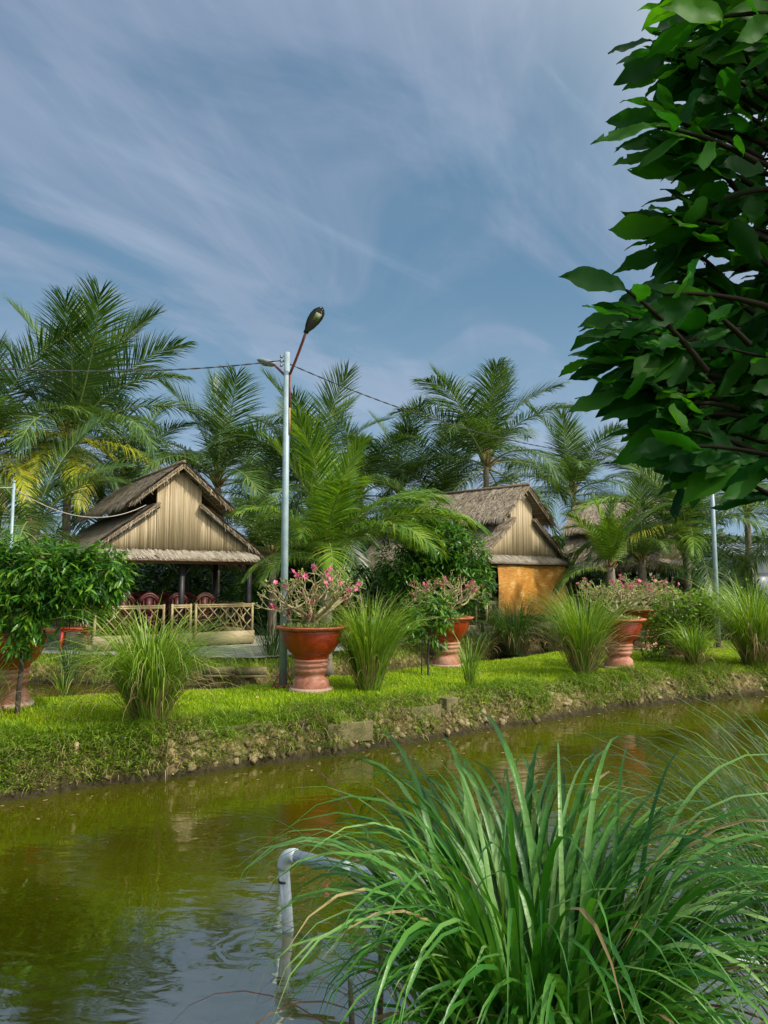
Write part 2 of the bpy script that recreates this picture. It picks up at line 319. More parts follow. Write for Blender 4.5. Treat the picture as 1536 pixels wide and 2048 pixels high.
def water_material():
    m = bpy.data.materials.new('canal water'); m.use_nodes = True; nt = m.node_tree; N = nt.nodes.new; L = nt.links.new; b = nt.nodes['Principled BSDF']
    b.inputs['Roughness'].default_value = .035; b.inputs['IOR'].default_value = 4.0; b.inputs['Specular IOR Level'].default_value = .5
    tc = N('ShaderNodeTexCoord')
    n0 = N('ShaderNodeTexNoise'); n0.inputs['Scale'].default_value = .5; n0.inputs['Detail'].default_value = 3; L(tc.outputs['Object'], n0.inputs['Vector'])
    cr = N('ShaderNodeValToRGB'); cr.color_ramp.elements[0].position = .3; cr.color_ramp.elements[0].color = (.032, .034, .001, 1)
    cr.color_ramp.elements[1].position = .7; cr.color_ramp.elements[1].color = (.060, .060, .001, 1); L(n0.outputs['Fac'], cr.inputs[0]); L(cr.outputs[0], b.inputs['Base Color'])
    def noise(scale, sx, sy, d, rot=0.0):
        mp = N('ShaderNodeMapping'); mp.inputs['Scale'].default_value = (sx, sy, 1); mp.inputs['Rotation'].default_value = (0, 0, rot); L(tc.outputs['Object'], mp.inputs[0])
        n = N('ShaderNodeTexNoise'); n.inputs['Scale'].default_value = scale; n.inputs['Detail'].default_value = d; n.inputs['Distortion'].default_value = .4; L(mp.outputs[0], n.inputs['Vector']); return n.outputs['Fac']
    def m2(op, a, b_):
        x = N('ShaderNodeMath'); x.operation = op
        for i, v in enumerate((a, b_)):
            if isinstance(v, (int, float)): x.inputs[i].default_value = v
            else: L(v, x.inputs[i])
        return x.outputs[0]
    h = m2('ADD', m2('MULTIPLY', noise(2.2, .8, 1.7, 2, .4), .8), m2('MULTIPLY', noise(9, .7, 1.5, 2, .5), .13))
    for (cx, cy, rad, fr, amp) in ((-.80, 4.4, 1.7, 40, .10), (-1.5, 5.6, 1.6, 27, .07)):   # rings where something touched the surface
        mp = N('ShaderNodeMapping'); mp.inputs['Location'].default_value = (-cx, -cy, 0); L(tc.outputs['Object'], mp.inputs[0])
        ln = N('ShaderNodeVectorMath'); ln.operation = 'LENGTH'
        sp = N('ShaderNodeSeparateXYZ'); cb = N('ShaderNodeCombineXYZ'); L(mp.outputs[0], sp.inputs[0]); L(sp.outputs[0], cb.inputs[0]); L(sp.outputs[1], cb.inputs[1]); L(cb.outputs[0], ln.inputs[0])
        r = m2('ADD', ln.outputs['Value'], m2('MULTIPLY', noise(1.6, 1, 1, 3), .9))
        s = m2('SINE', m2('MULTIPLY', r, fr), 0)
        fall = N('ShaderNodeMapRange'); fall.interpolation_type = 'SMOOTHSTEP'; fall.inputs[1].default_value = rad; fall.inputs[2].default_value = .1; L(r, fall.inputs[0])
        h = m2('ADD', h, m2('MULTIPLY', m2('MULTIPLY', s, fall.outputs[0]), amp))
    bp = N('ShaderNodeBump'); bp.inputs['Strength'].default_value = .13; bp.inputs['Distance'].default_value = .05; L(h, bp.inputs['Height']); L(bp.outputs[0], b.inputs['Normal'])
    return m
M['water'] = water_material()
def tile_material():
    m = bpy.data.materials.new('grey paving'); m.use_nodes = True; nt = m.node_tree; N = nt.nodes.new; L = nt.links.new; b = nt.nodes['Principled BSDF']; b.inputs['Roughness'].default_value = .7
    tc = N('ShaderNodeTexCoord'); mp = N('ShaderNodeMapping'); mp.inputs['Rotation'].default_value = (0, 0, .6); L(tc.outputs['Object'], mp.inputs[0])
    br = N('ShaderNodeTexBrick'); br.inputs['Scale'].default_value = 1.0; br.inputs['Brick Width'].default_value = .4; br.inputs['Row Height'].default_value = .4; br.inputs['Mortar Size'].default_value = .018; br.offset = 0
    br.inputs['Color1'].default_value = (.25, .27, .23, 1); br.inputs['Color2'].default_value = (.33, .34, .30, 1); br.inputs['Mortar'].default_value = (.08, .12, .03, 1); L(mp.outputs[0], br.inputs['Vector'])
    n = N('ShaderNodeTexNoise'); n.inputs['Scale'].default_value = 6; n.inputs['Detail'].default_value = 6; L(tc.outputs['Object'], n.inputs['Vector'])
    mx = N('ShaderNodeMix'); mx.data_type = 'RGBA'; mx.blend_type = 'MULTIPLY'; mx.inputs[0].default_value = .7; L(br.outputs['Color'], mx.inputs[6]); L(n.outputs['Fac'], mx.inputs[7]); 
    g = N('ShaderNodeMix'); g.data_type = 'RGBA'; g.blend_type = 'ADD'; g.inputs[0].default_value = .25; L(mx.outputs[2], g.inputs[6]); L(br.outputs['Color'], g.inputs[7]); L(g.outputs[2], b.inputs['Base Color'])
    return m
M['tiles'] = tile_material()
def blind_material():
    m = bpy.data.materials.new('woven bamboo blind'); m.use_nodes = True; nt = m.node_tree; N = nt.nodes.new; L = nt.links.new; b = nt.nodes['Principled BSDF']; b.inputs['Roughness'].default_value = .45
    tc = N('ShaderNodeTexCoord'); wv = N('ShaderNodeTexWave'); wv.bands_direction = 'Z'; wv.inputs['Scale'].default_value = 22; wv.inputs['Distortion'].default_value = 1.2; L(tc.outputs['Object'], wv.inputs['Vector'])
    n = N('ShaderNodeTexNoise'); n.inputs['Scale'].default_value = 3; n.inputs['Detail'].default_value = 6; L(tc.outputs['Object'], n.inputs['Vector'])
    mp = N('ShaderNodeMapping'); mp.inputs['Scale'].default_value = (7, 7, 30); L(tc.outputs['Object'], mp.inputs[0])
    n2 = N('ShaderNodeTexNoise'); n2.inputs['Scale'].default_value = 1; n2.inputs['Detail'].default_value = 4; L(mp.outputs[0], n2.inputs['Vector'])
    cr = N('ShaderNodeValToRGB'); e = cr.color_ramp.elements; e[0].position = .34; e[0].color = (.34, .13, .008, 1); e[1].position = .52; e[1].color = (.55, .24, .022, 1); x = e.new(.68); x.color = (.74, .50, .20, 1)
    ad = N('ShaderNodeMath'); ad.operation = 'ADD'; L(n.outputs['Fac'], ad.inputs[0]); L(n2.outputs['Fac'], ad.inputs[1]); hf = N('ShaderNodeMath'); hf.operation = 'MULTIPLY'; hf.inputs[1].default_value = .5; L(ad.outputs[0], hf.inputs[0]); L(hf.outputs[0], cr.inputs[0])
    L(cr.outputs[0], b.inputs['Base Color'])
    bp = N('ShaderNodeBump'); bp.inputs['Strength'].default_value = .5; bp.inputs['Distance'].default_value = .01; L(wv.outputs['Fac'], bp.inputs['Height']); L(bp.outputs[0], b.inputs['Normal'])
    return m
M['blind'] = blind_material()

# ------------------------------------------------------------ terrain
wl = [gnd(*p, WATER) for p in ((0, 1603), (300, 1563), (600, 1521), (980, 1462), (1250, 1415), (1536, 1388))]
WX = [-30, -12]+[p[0] for p in wl]+[14, 40]; WY = [4.0, 4.4]+[p[1] for p in wl]+[17.5, 30]
NE = [gnd(*p) for p in ((100, 1400), (500, 1374), (740, 1350), (1000, 1322), (1085, 1310))]
NE = [p+np.array([0, .8, 0]) for p in NE]
C2NX = [-30, -9]+[p[0] for p in NE]+[10, 40]; C2NY = [9.0, 10.0]+[p[1] for p in NE]+[23, 42]
C2FX = [-30, -7.5, -2.6, .5, 3.2, 10, 40]; C2FY = [15.5, 15.4, 14.4, 17.3, 20.3, 28, 50]
PR = ([-1.2, -.5, -.02, .06, .22, .50, .9], [-1.1, -.85, -.50, -.34, -.13, -.02, 0])
def terrain(x, y):
    x = np.asarray(x, float); y = np.asarray(y, float)
    nz = fbm(x*.9, y*.9, 3, 5)*.5 + fbm(x*3.3, y*3.3, 3, 9)*.28
    d1 = y-np.interp(x, WX, WY)+nz*.55; d2 = (np.interp(x, C2NX, C2NY)-y)+nz*.5; d3 = y-np.interp(x, C2FX, C2FY)+nz*.6; d0 = 3.12-y+nz*.4
    f = lambda d: np.interp(d, *PR)
    z = np.maximum(np.maximum(f(d0), np.minimum(f(d1), f(d2*.7))), f(d3*.8))
    face = np.exp(-((z+.24)/.16)**2)
    z = z+face*(fbm(x*7, y*7, 4, 21)*.30)+np.clip((z+.2)*4, 0, 1)*(fbm(x*.6, y*.6, 3, 3)*.10+.012)
    far = np.clip((np.hypot(x, y)-60)/100, 0, 1)
    return z+far*0
def island_edge(x): return np.interp(x, WX, WY)
def axis(lo, hi, step, far):
    a = list(np.arange(lo, hi+1e-6, step)); s = step; v = hi
    while v < far: s *= 1.25; v += s; a.append(v)
    s = step; v = lo; b = []
    while v > -far: s *= 1.25; v -= s; b.append(v)
    return np.array(b[::-1]+a)
ax = axis(-7.5, 10.5, .055, 900); ay = axis(2.2, 19.0, .055, 900)
GX, GY = np.meshgrid(ax, ay); GZ = terrain(GX, GY)
nx, ny = len(ax), len(ay)
ii = (np.arange(ny-1)[:, None]*nx+np.arange(nx-1)[None]).ravel()
link('ground', make_mesh('ground', np.stack([GX.ravel(), GY.ravel(), GZ.ravel()], 1), [np.stack([ii, ii+1, ii+nx+1, ii+nx], 1)], M['ground'], smooth=True))['kind'] = 'structure'
mb = MB(); mb.add([(-120, 2.4, WATER), (120, 2.4, WATER), (120, 90, WATER), (-120, 90, WATER)], np.array([[0, 1, 2, 3]]))
prop(mb.obj('water', M['water']), kind='structure')
def rel(x, y, up=0.0): return np.array([x, y, float(terrain(x, y))+up])
# paved path in front of the first hut
mb = MB(); xs = np.linspace(-12, 0.5, 60); y0 = np.interp(xs, C2FX, C2FY)+1.0; y1 = y0+np.interp(xs, [-12, -4, 0.5], [5.0, 6.5, 6])
gg = []
for k in range(13):
    yy = y0+(y1-y0)*k/12; gg.append(np.stack([xs, yy, np.full_like(xs, .055)], 1))
V = np.concatenate(gg); i2 = (np.arange(12)[:, None]*60+np.arange(59)[None]).ravel()
mb.add(V, np.stack([i2, i2+1, i2+61, i2+60], 1)); prop(mb.obj('path', M['tiles']), kind='structure')

# ------------------------------------------------------------ ground cover (stuff)
def sample_island(n, xlo=-7, xhi=10, ylo=6.5, yhi=18):
    x = rng.uniform(xlo, xhi, n); y = rng.uniform(ylo, yhi, n); return x, y
def lawn():
    mb = MB(); x, y = sample_island(620000); z = terrain(x, y)
    d1 = y-island_edge(x); d2 = np.interp(x, C2NX, C2NY)-y
    vis = np.abs(x) < y*.56+.4
    bare = fbm(x*.8, y*.8, 3, 77)
    dens = np.clip(1.25-(y-7)/14, .35, 1)
    ok = (z > -.09) & (d1 > .15) & (d2 > -.3) & vis & (rng.random(len(x)) < dens) & ~((bare > .17) & (x > 4.2)) & ~((fbm(x*1.9+7, y*1.9, 4, 63) > .13) & (rng.random(len(x)) < .75))
    x, y, z = x[ok], y[ok], z[ok]; n = len(x)
    hgt = (.035+.04*rng.random(n))*(1+.8*np.clip(fbm(x*2, y*2, 2, 4)*2, -.4, 1))
    blades(mb, np.stack([x, y, z-.004], 1), rng.uniform(0, 2*math.pi, n), hgt, rng.uniform(0, .4, n), rng.uniform(.5, 1.6, n), rng.uniform(.006, .011, n), seg=2, p=1)
    o = mb.obj('grass', M['lawn']); prop(o, 'short bright yellow green lawn covering the strip between the two canals', 'grass', kind='stuff')
    mb = MB(); x, y = sample_island(330000, -12, 12, 13.6, 27); z = terrain(x, y); d3 = y-np.interp(x, C2FX, C2FY)
    onpath = (x < .5) & (d3 > 1.0) & (d3 < 7)
    ok = (z > -.42) & (d3 > -.4) & ~onpath & (np.abs(x) < y*.56); x, y, z = x[ok], y[ok], z[ok]; n = len(x)
    blades(mb, np.stack([x, y, z-.004], 1), rng.uniform(0, 2*math.pi, n), rng.uniform(.04, .14, n), rng.uniform(0, .4, n), rng.uniform(.5, 1.6, n), rng.uniform(.012, .02, n), seg=2, p=1)
    o = mb.obj('grass', M['weed']); prop(o, 'longer dark grass on the ground beyond the back canal around the huts', 'grass', kind='stuff')
lawn()
def litter():
    x, y = sample_island(2600, -5, 8, 7.5, 16); z = terrain(x, y); k = (z > -.3); x, y, z = x[k], y[k], z[k]; n = len(x); mb = MB()
    TV, TF = leaf_template('small'); a = rng.uniform(0, 6.28, n); k = rng.random(n) < .25*np.clip(1+fbm(x, y, 2, 3)*5, 0, 2); D = np.stack([np.cos(a), np.sin(a), rng.normal(0, .15, n)], 1)
    scatter(mb, TV, TF, np.stack([x, y, z+.035], 1)[k], rotmats(D, np.tile([0, 0, 1.], (n, 1))+rng.normal(0, .3, (n, 3)))[k], rng.uniform(.04, .09, n)[k])
    prop(mb.obj('fallen_leaves', M['dry']), 'scattered dry brown fallen leaves on the lawn strip', 'leaves', kind='stuff')
def floating():
    n = 130; x = rng.uniform(-4, 8, n); y = np.where(rng.random(n) < .7, island_edge(x)-rng.random(n)**2*1.2-.1, rng.uniform(3.6, 12, n)); k = terrain(x, y) < WATER-.1; x, y = x[k], y[k]; n = len(x); mb = MB()
    TV, TF = leaf_template('small'); a = rng.uniform(0, 6.28, n); D = np.stack([np.cos(a), np.sin(a), np.zeros(n)], 1); TV = TV*np.array([1, 1, .1])
    scatter(mb, TV, TF, np.stack([x, y, np.full(n, WATER+.004)], 1), rotmats(D, np.tile([0, 0, 1.], (n, 1))), rng.uniform(.03, .075, n))
    prop(mb.obj('floating_leaves', M['dry']), 'small fallen leaves floating on the green canal water', 'leaves', kind='stuff')
def leaf_template(kind='lance'):
    if kind == 'lance':
        V = np.array([[0, 0, 0], [.3, .11, .03], [.3, 0, 0], [.3, -.11, .03], [.7, .09, .0], [.7, 0, -.03], [.7, -.09, .0], [1, 0, -.12]])
        F4 = np.array([[1, 2, 5, 4], [2, 3, 6, 5]]); F3 = np.array([[0, 2, 1], [0, 3, 2], [4, 5, 7], [5, 6, 7]])
        return V, [F4, F3]
    if kind == 'small':
        V = np.array([[0, 0, 0], [.5, .28, .05], [1, 0, 0], [.5, -.28, .05]]); return V, [np.array([[0, 3, 2, 1]])]
def bank_cover():
    n = 250000; x = rng.uniform(-5.5, 9.5, n); e = island_edge(x); y = e+rng.uniform(-.12, 1.0, n); z = terrain(x, y)
    px = 768+x/y*F
    g = np.interp(px, [0, 260, 360, 520, 640, 760, 900, 1010, 1120, 1240, 1400, 1536], [1.0, .95, .42, .30, .45, .55, .30, .55, .9, .45, .65, .85])
    patch = np.clip(.5+fbm(x*1.7, y*2.5, 3, 31)*3.0, 0, 1)
    slope = (z < -.015) & (z > WATER+.03)
    patch = np.clip(patch+.5*(px < 330), 0, 1); keep = slope & (rng.random(n) < np.clip(g*1.15, .36, 1)*patch*np.clip((z-WATER)/.2, .25, 1)); x, y, z = x[keep], y[keep], z[keep]; n = len(x)
    TV, TF = leaf_template('small'); mb = MB()
    a = rng.uniform(0, 2*math.pi, n); D = np.stack([np.cos(a), np.sin(a)-.3, rng.uniform(-.4, .7, n)], 1); U = np.tile([0., -.5, 1.], (n, 1))+rng.normal(0, .4, (n, 3))
    scatter(mb, TV, TF, np.stack([x, y-.02, z+rng.uniform(0, .08, n)], 1), rotmats(D, U), rng.uniform(.012, .040, n))
    prop(mb.obj('creeping_weeds', M['weed']), 'small leaved yellow green weeds creeping down the muddy canal bank', 'weeds', kind='stuff')
    # longer grass on the slope and along the edge
    for (nm, n, lo, hi, mt, gg, L0, L1, lab, t1) in (('bank_grass', 64000, -.1, 1.15, 'lemon', 1.0, .10, .36, 'long green grass tufts spilling over the edge of the canal bank', 2.6),
                                     ('dry_grass', 20000, -.02, .85, 'dry', .8, .10, .32, 'dry straw and roots hanging down the face of the canal bank', 3.0)):
        x = rng.uniform(-5.5, 9.5, n); e = island_edge(x); y = e+rng.uniform(lo, hi, n)
        cl = np.floor(x*6); x = x+.07*np.sin(cl*12.9)*1.2; z = terrain(x, y); px = 768+x/y*F
        if mt == 'dry': g = np.interp(px, [0, 250, 330, 1000, 1100, 1240, 1400, 1536], [.45, .6, .7, .45, .25, .7, .6, .4])
        else: g = np.interp(px, [0, 280, 380, 540, 680, 780, 900, 1000, 1100, 1200, 1300, 1536], [1, .95, .5, .4, .7, .8, .4, .8, 1, .9, .6, .8])
        patch = np.clip(.5+fbm(x*2.2, y*1.2, 3, 41 if mt == 'dry' else 51)*3.5, 0, 1)
        if mt != 'dry': patch = np.clip(patch+.5*(px < 330), 0, 1)
        keep = (z < .01) & (z > WATER+.06) & (rng.random(n) < g*patch); x, y, z = x[keep], y[keep], z[keep]; n = len(x); mb = MB()
        az = rng.normal(-1.75, .9, n)
        blades(mb, np.stack([x, y, z], 1), az, rng.uniform(L0, L1, n), rng.uniform(.2, .9, n), rng.uniform(1.4, t1, n), rng.uniform(.006, .012, n), seg=4, p=1)
        prop(mb.obj(nm, M[mt]), lab, 'grass', kind='stuff')
    # clods
    mb = MB(); n = 2600; x = rng.uniform(-4.5, 9, n); e = island_edge(x); y = e+rng.uniform(-.05, .5, n); z = terrain(x, y); px = 768+x/y*F
    g = np.interp(px, [0, 300, 380, 1000, 1100, 1250, 1536], [.1, .25, 1, .9, .2, .8, .3]); k = (rng.random(n) < g*.8) & (z > WATER+.07) & (z < -.06); x, y, z = x[k], y[k], z[k]; n = len(x)
    TV = []
    for i in range(6):
        lat = math.pi*(i)/5-math.pi/2
        for j in range(7): TV.append([math.cos(lat)*math.cos(j*.8976), math.cos(lat)*math.sin(j*.8976), math.sin(lat)])
    TV = np.array(TV); q = np.array([[i*7+j, i*7+(j+1) % 7, (i+1)*7+(j+1) % 7, (i+1)*7+j] for i in range(5) for j in range(7)])
    TV = TV*(1+fbm(TV[:, 0]*2+5+TV[:, 2], TV[:, 1]*2+9, 3, 2)[:, None]*2.2)
    sc3 = rng.uniform(.012, .044, (n, 1))**1.0*rng.uniform(.5, 1.6, (n, 3)); z -= .012; a = rng.normal(0, 1, (n, 3)); b_ = rng.normal(0, 1, (n, 3))
    scatter(mb, TV, [q], np.stack([x, y, z], 1), rotmats(a, b_), sc3)
    prop(mb.obj('mud_clods', mat('dried mud', None, .95, cols=[(.08, .062, .025), (.20, .155, .07), (.36, .29, .16)], rnd=True, scale=20, bump=.8, bscale=60), smooth=True), 'dried grey brown clods of mud heaped on the canal bank', 'mud', kind='stuff')
bank_cover(); litter(); floating()

# ------------------------------------------------------------ lemongrass clumps
def clump(name, base, h, r, n, label, group, mt='lemon', dry=.12, lenu=.30, wid=.011, spread=1.0, seg=7, fold=0.0, lean=0.0, drymat='dry', r0=.10, tilt=None, amin=1.3, amax=3.2, pw=2.5, bendmin=.35, tipdry=.18):
    mb = MB(); base = np.array(base, float); k = int(n*(1-dry))
    for (cnt, m, hs) in ((k, 0, 1.0), (n-k, 1, .75)):
        a = rng.uniform(0, 2*math.pi, cnt); rr = r0*np.sqrt(rng.random(cnt)); u = rng.random(cnt)**.8
        B = np.stack([base[0]+rr*np.cos(a), base[1]+rr*np.sin(a), np.full(cnt, base[2]-.02)], 1)
        az = a+rng.normal(0, .55, cnt)
        th0 = (.03+.44*u*spread)*(1+.2*rng.normal(size=cnt)); th1 = th0+(amin+(amax-amin)*rng.random(cnt))*(bendmin+(1-bendmin)*u)
        L = h*hs*(1.06+lenu*u)*rng.uniform(.62, 1.08, cnt)
        if m: th0 += .3; th1 += .5
        blades(mb, B, az, L, np.clip(th0, 0, 1.4), np.clip(th1, .2, 3.0), wid*rng.uniform(.7, 1.25, cnt), seg=seg, p=pw, fold=fold, m=m, twist=.7, tipdry=0 if m else tipdry)
    if lean:
        for V in mb.V: V[:, 0] += lean*(np.maximum(V[:, 2]-base[2], 0))**1.5
    o = mb.obj(name, [M[mt], M[drymat]]); o.data.transform(Matrix.Translation(Vector(-base))); o.location = tuple(base)
    prop(o, label, 'grass clump', group); return o
GC = 'lemongrass clumps planted along the lawn strip'
def cb(px, py, up=0):
    p = gnd(px, py); return (p[0], p[1], float(terrain(p[0], p[1]))+up)
clump('lemongrass_clump', cb(300, 1448), 1.5, .5, 1000, 'big bright green grass clump on the bank edge in front of the open thatched hut', GC, dry=.14, wid=.014, r0=.17, spread=.9, lenu=.15, amin=1.9, amax=3.7, pw=2.5)
clump('lemongrass_clump', cb(738, 1382), 1.42, .4, 900, 'bushy upright light green grass clump just right of the flower pot by the lamp', GC, dry=.07, wid=.014, spread=.75, amax=2.2, r0=.16)
clump('lemongrass_clump', cb(1168, 1352), 1.5, .5, 900, 'tall yellow green grass clump with straw base below the hut with the orange blind', GC, dry=.2, wid=.015, spread=.75, amax=2.0, r0=.16)
clump('lemongrass_clump', cb(1392, 1338), .98, .4, 330, 'medium light green grass clump at the bank edge before the leafy citrus shrub', GC, dry=.2, wid=.015, spread=.8)
clump('lemongrass_clump', cb(1512, 1330), 1.75, .6, 1100, 'large dense grass clump at the right edge of the lawn beyond the second lamp post', GC, dry=.2, wid=.017, r0=.22)
clump('lemongrass_clump', cb(940, 1376), .82, .3, 90, 'small sparse young grass tuft behind the concrete block on the bank', GC, dry=.08, wid=.014, spread=.6, amax=1.8, r0=.06)
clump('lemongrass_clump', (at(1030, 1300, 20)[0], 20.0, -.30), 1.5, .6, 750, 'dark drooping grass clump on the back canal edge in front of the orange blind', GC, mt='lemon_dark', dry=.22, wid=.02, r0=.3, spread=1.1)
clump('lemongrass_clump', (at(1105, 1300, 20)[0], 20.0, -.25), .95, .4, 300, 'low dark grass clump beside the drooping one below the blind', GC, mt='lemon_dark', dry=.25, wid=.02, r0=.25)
clump('lemongrass_clump', cb(127, 1395), .62, .2, 40, 'thin pale grass tuft on the lawn beside the leftmost flower pot', GC, dry=.35, wid=.012, r0=.04, spread=.8)
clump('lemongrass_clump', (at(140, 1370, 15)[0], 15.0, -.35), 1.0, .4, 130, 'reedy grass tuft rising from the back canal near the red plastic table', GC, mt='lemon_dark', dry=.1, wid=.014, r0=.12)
clump('lemongrass_clump', cb(-45, 1440), 1.0, .4, 320, 'brownish grass clump at the left edge of the lawn leaning over a flower pot', GC, dry=.55, wid=.011, r0=.12)
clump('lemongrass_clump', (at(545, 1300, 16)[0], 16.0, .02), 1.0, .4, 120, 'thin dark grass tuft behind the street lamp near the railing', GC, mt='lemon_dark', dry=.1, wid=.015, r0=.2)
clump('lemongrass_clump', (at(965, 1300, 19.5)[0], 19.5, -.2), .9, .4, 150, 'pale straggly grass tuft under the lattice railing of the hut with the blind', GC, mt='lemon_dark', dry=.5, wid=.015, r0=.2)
# foreground
fb = at(1085, 2048, 2.15)
clump('grass_clump', (fb[0], 2.15, -.02), 1.38, .7, 700, 'huge deep green broad bladed grass clump in the near foreground over the water', 'foreground grasses', mt='lemon_near', dry=.06, wid=.026, seg=16, fold=.25, drymat='dry', r0=.25, spread=.34, amin=3.0, amax=3.6, pw=3.4, lenu=-.12, tipdry=.05, bendmin=.62)
clump('grass_clump', (.28, 2.55, -.05), 1.1, .7, 90, 'thin arching grass tuft with red brown tips beside the grey water pipe', 'foreground grasses', mt='fine_near', dry=.35, wid=.010, seg=12, drymat='redblade', r0=.16, spread=.8, amin=1.8, amax=3.2, pw=2.6)
clump('grass_clump', (1.72, 2.5, -.02), 1.3, .8, 1000, 'fine bladed feathery grass clump at the right edge of the foreground', 'foreground grasses', mt='fine_near', dry=.10, wid=.012, seg=12, drymat='redblade', r0=.34, spread=.9, amin=1.8, amax=3.4, pw=2.6)

# ------------------------------------------------------------ coconut palms
def frond_mesh(L, e0, e1, seed, leaf=.85, n=92, mt='palm', split=1.0, droop=1.0, wid=.045, p=1.25):
    g = np.random.default_rng(seed); mb = MB(); N = 26; t = np.linspace(0, 1, N)
    e = R(e0)+(R(e1)-R(e0))*t**p; ds = L/(N-1)
    bend = g.normal(0, .12)
    X = np.concatenate([[0], np.cumsum(np.cos((e[1:]+e[:-1])/2)*ds)]); Z = np.concatenate([[0], np.cumsum(np.sin((e[1:]+e[:-1])/2)*ds)]); Y = bend*L*t**2*.5
    P = np.stack([X, Y, Z], 1); mb.tube(P, np.interp(t, [0, .1, 1], [.055, .028, .004])*(L/4), k=5, m=1)
    T = np.gradient(P, axis=0); T /= np.linalg.norm(T, axis=1)[:, None]
    tt = np.repeat(np.linspace(.14, .995, n), 2)+g.normal(0, .003, 2*n); tt = np.clip(tt, .12, .999); sd = np.tile([1., -1.], n); m = len(tt)
    B = np.stack([np.interp(tt, t, P[:, i]) for i in range(3)], 1); TT = np.stack([np.interp(tt, t, T[:, i]) for i in range(3)], 1)
    S = np.cross(TT, [0, 0, 1.]); bad = np.linalg.norm(S, axis=1) < .2; S[bad] = [0, -1., 0]; S /= np.linalg.norm(S, axis=1)[:, None]; S *= sd[:, None]
    Nn = np.cross(S*sd[:, None], TT)
    a = np.interp(tt, [.12, .5, 1], [R(12), R(34), R(70)])+g.normal(0, .08, m)
    D = S*np.cos(a)[:, None]+TT*np.sin(a)[:, None]+Nn*.16+g.normal(0, .05, (m, 3)); D /= np.linalg.norm(D, axis=1)[:, None]
    ll = leaf*(L/4)**.5*np.interp(tt, [.12, .22, .45, .75, .92, 1], [.6, .85, 1, .88, .62, .42])*g.uniform(.85, 1.12, m)
    # wind and age tear some leaflets away
    keep = g.random(m) < .97; B, TT, D, ll, Nn = B[keep], TT[keep], D[keep], ll[keep], Nn[keep]; m = len(B)
    dr = g.uniform(.35, .9, m)*droop; seg = 4; C = [B]; d = D
    Ws = []; 
    for k in range(seg):
        Wv = TT-d*np.sum(TT*d, 1)[:, None]; Wv /= np.linalg.norm(Wv, axis=1)[:, None]+1e-9; Ws.append(Wv)
        C.append(C[-1]+d*(ll/seg)[:, None]); d = d+np.array([0, 0, -1.])*(dr*(.15+.30*k))[:, None]; d /= np.linalg.norm(d, axis=1)[:, None]
    Ws.append(Ws[-1]); pr = np.array([.55, 1, .85, .55, .06])*wid*(L/4)**.5*.5
    V = np.concatenate([np.stack([C[k]-Ws[k]*pr[k], C[k]+Ws[k]*pr[k]], 1) for k in range(seg+1)], 1).reshape(-1, 3)
    q = np.array([[2*k, 2*k+1, 2*k+3, 2*k+2] for k in range(seg)]); off = (np.arange(m)*(seg+1)*2)[:, None, None]
    mb.add(V, (q[None]+off).reshape(-1, 4), 0)
    return mb.mesh('frond', [M[mt], M['rachis']])
CLS = [(84, 62), (76, 30), (64, 0), (50, -28), (34, -52), (14, -70), (-14, -84)]; CDR = [.25, .35, .6, .95, 1.25, 1.45, 1.6]
FR = {}
def fronds_for(style):
    if style not in FR:
        mt, droop, leaf, wid = {'old': ('palm', 1.0, 1.25, .034), 'young': ('palm_young', .9, 1.1, .044), 'yellow': ('palm_yellow', 1.1, 1.1, .040), 'dry': ('palm_dry', 2.2, .8, .04)}[style]
        FR[style] = [[frond_mesh(4.2*(.82 if c == 0 else 1), CLS[c][0]+7*(v-.5)*2, CLS[c][1]+12*(v-.5)*2, 100*c+v*7+len(FR)*13, mt=mt, droop=droop*CDR[c], leaf=leaf, wid=wid) for v in range(2)] for c in range(7)]
    return FR[style]
palm_n = [0]
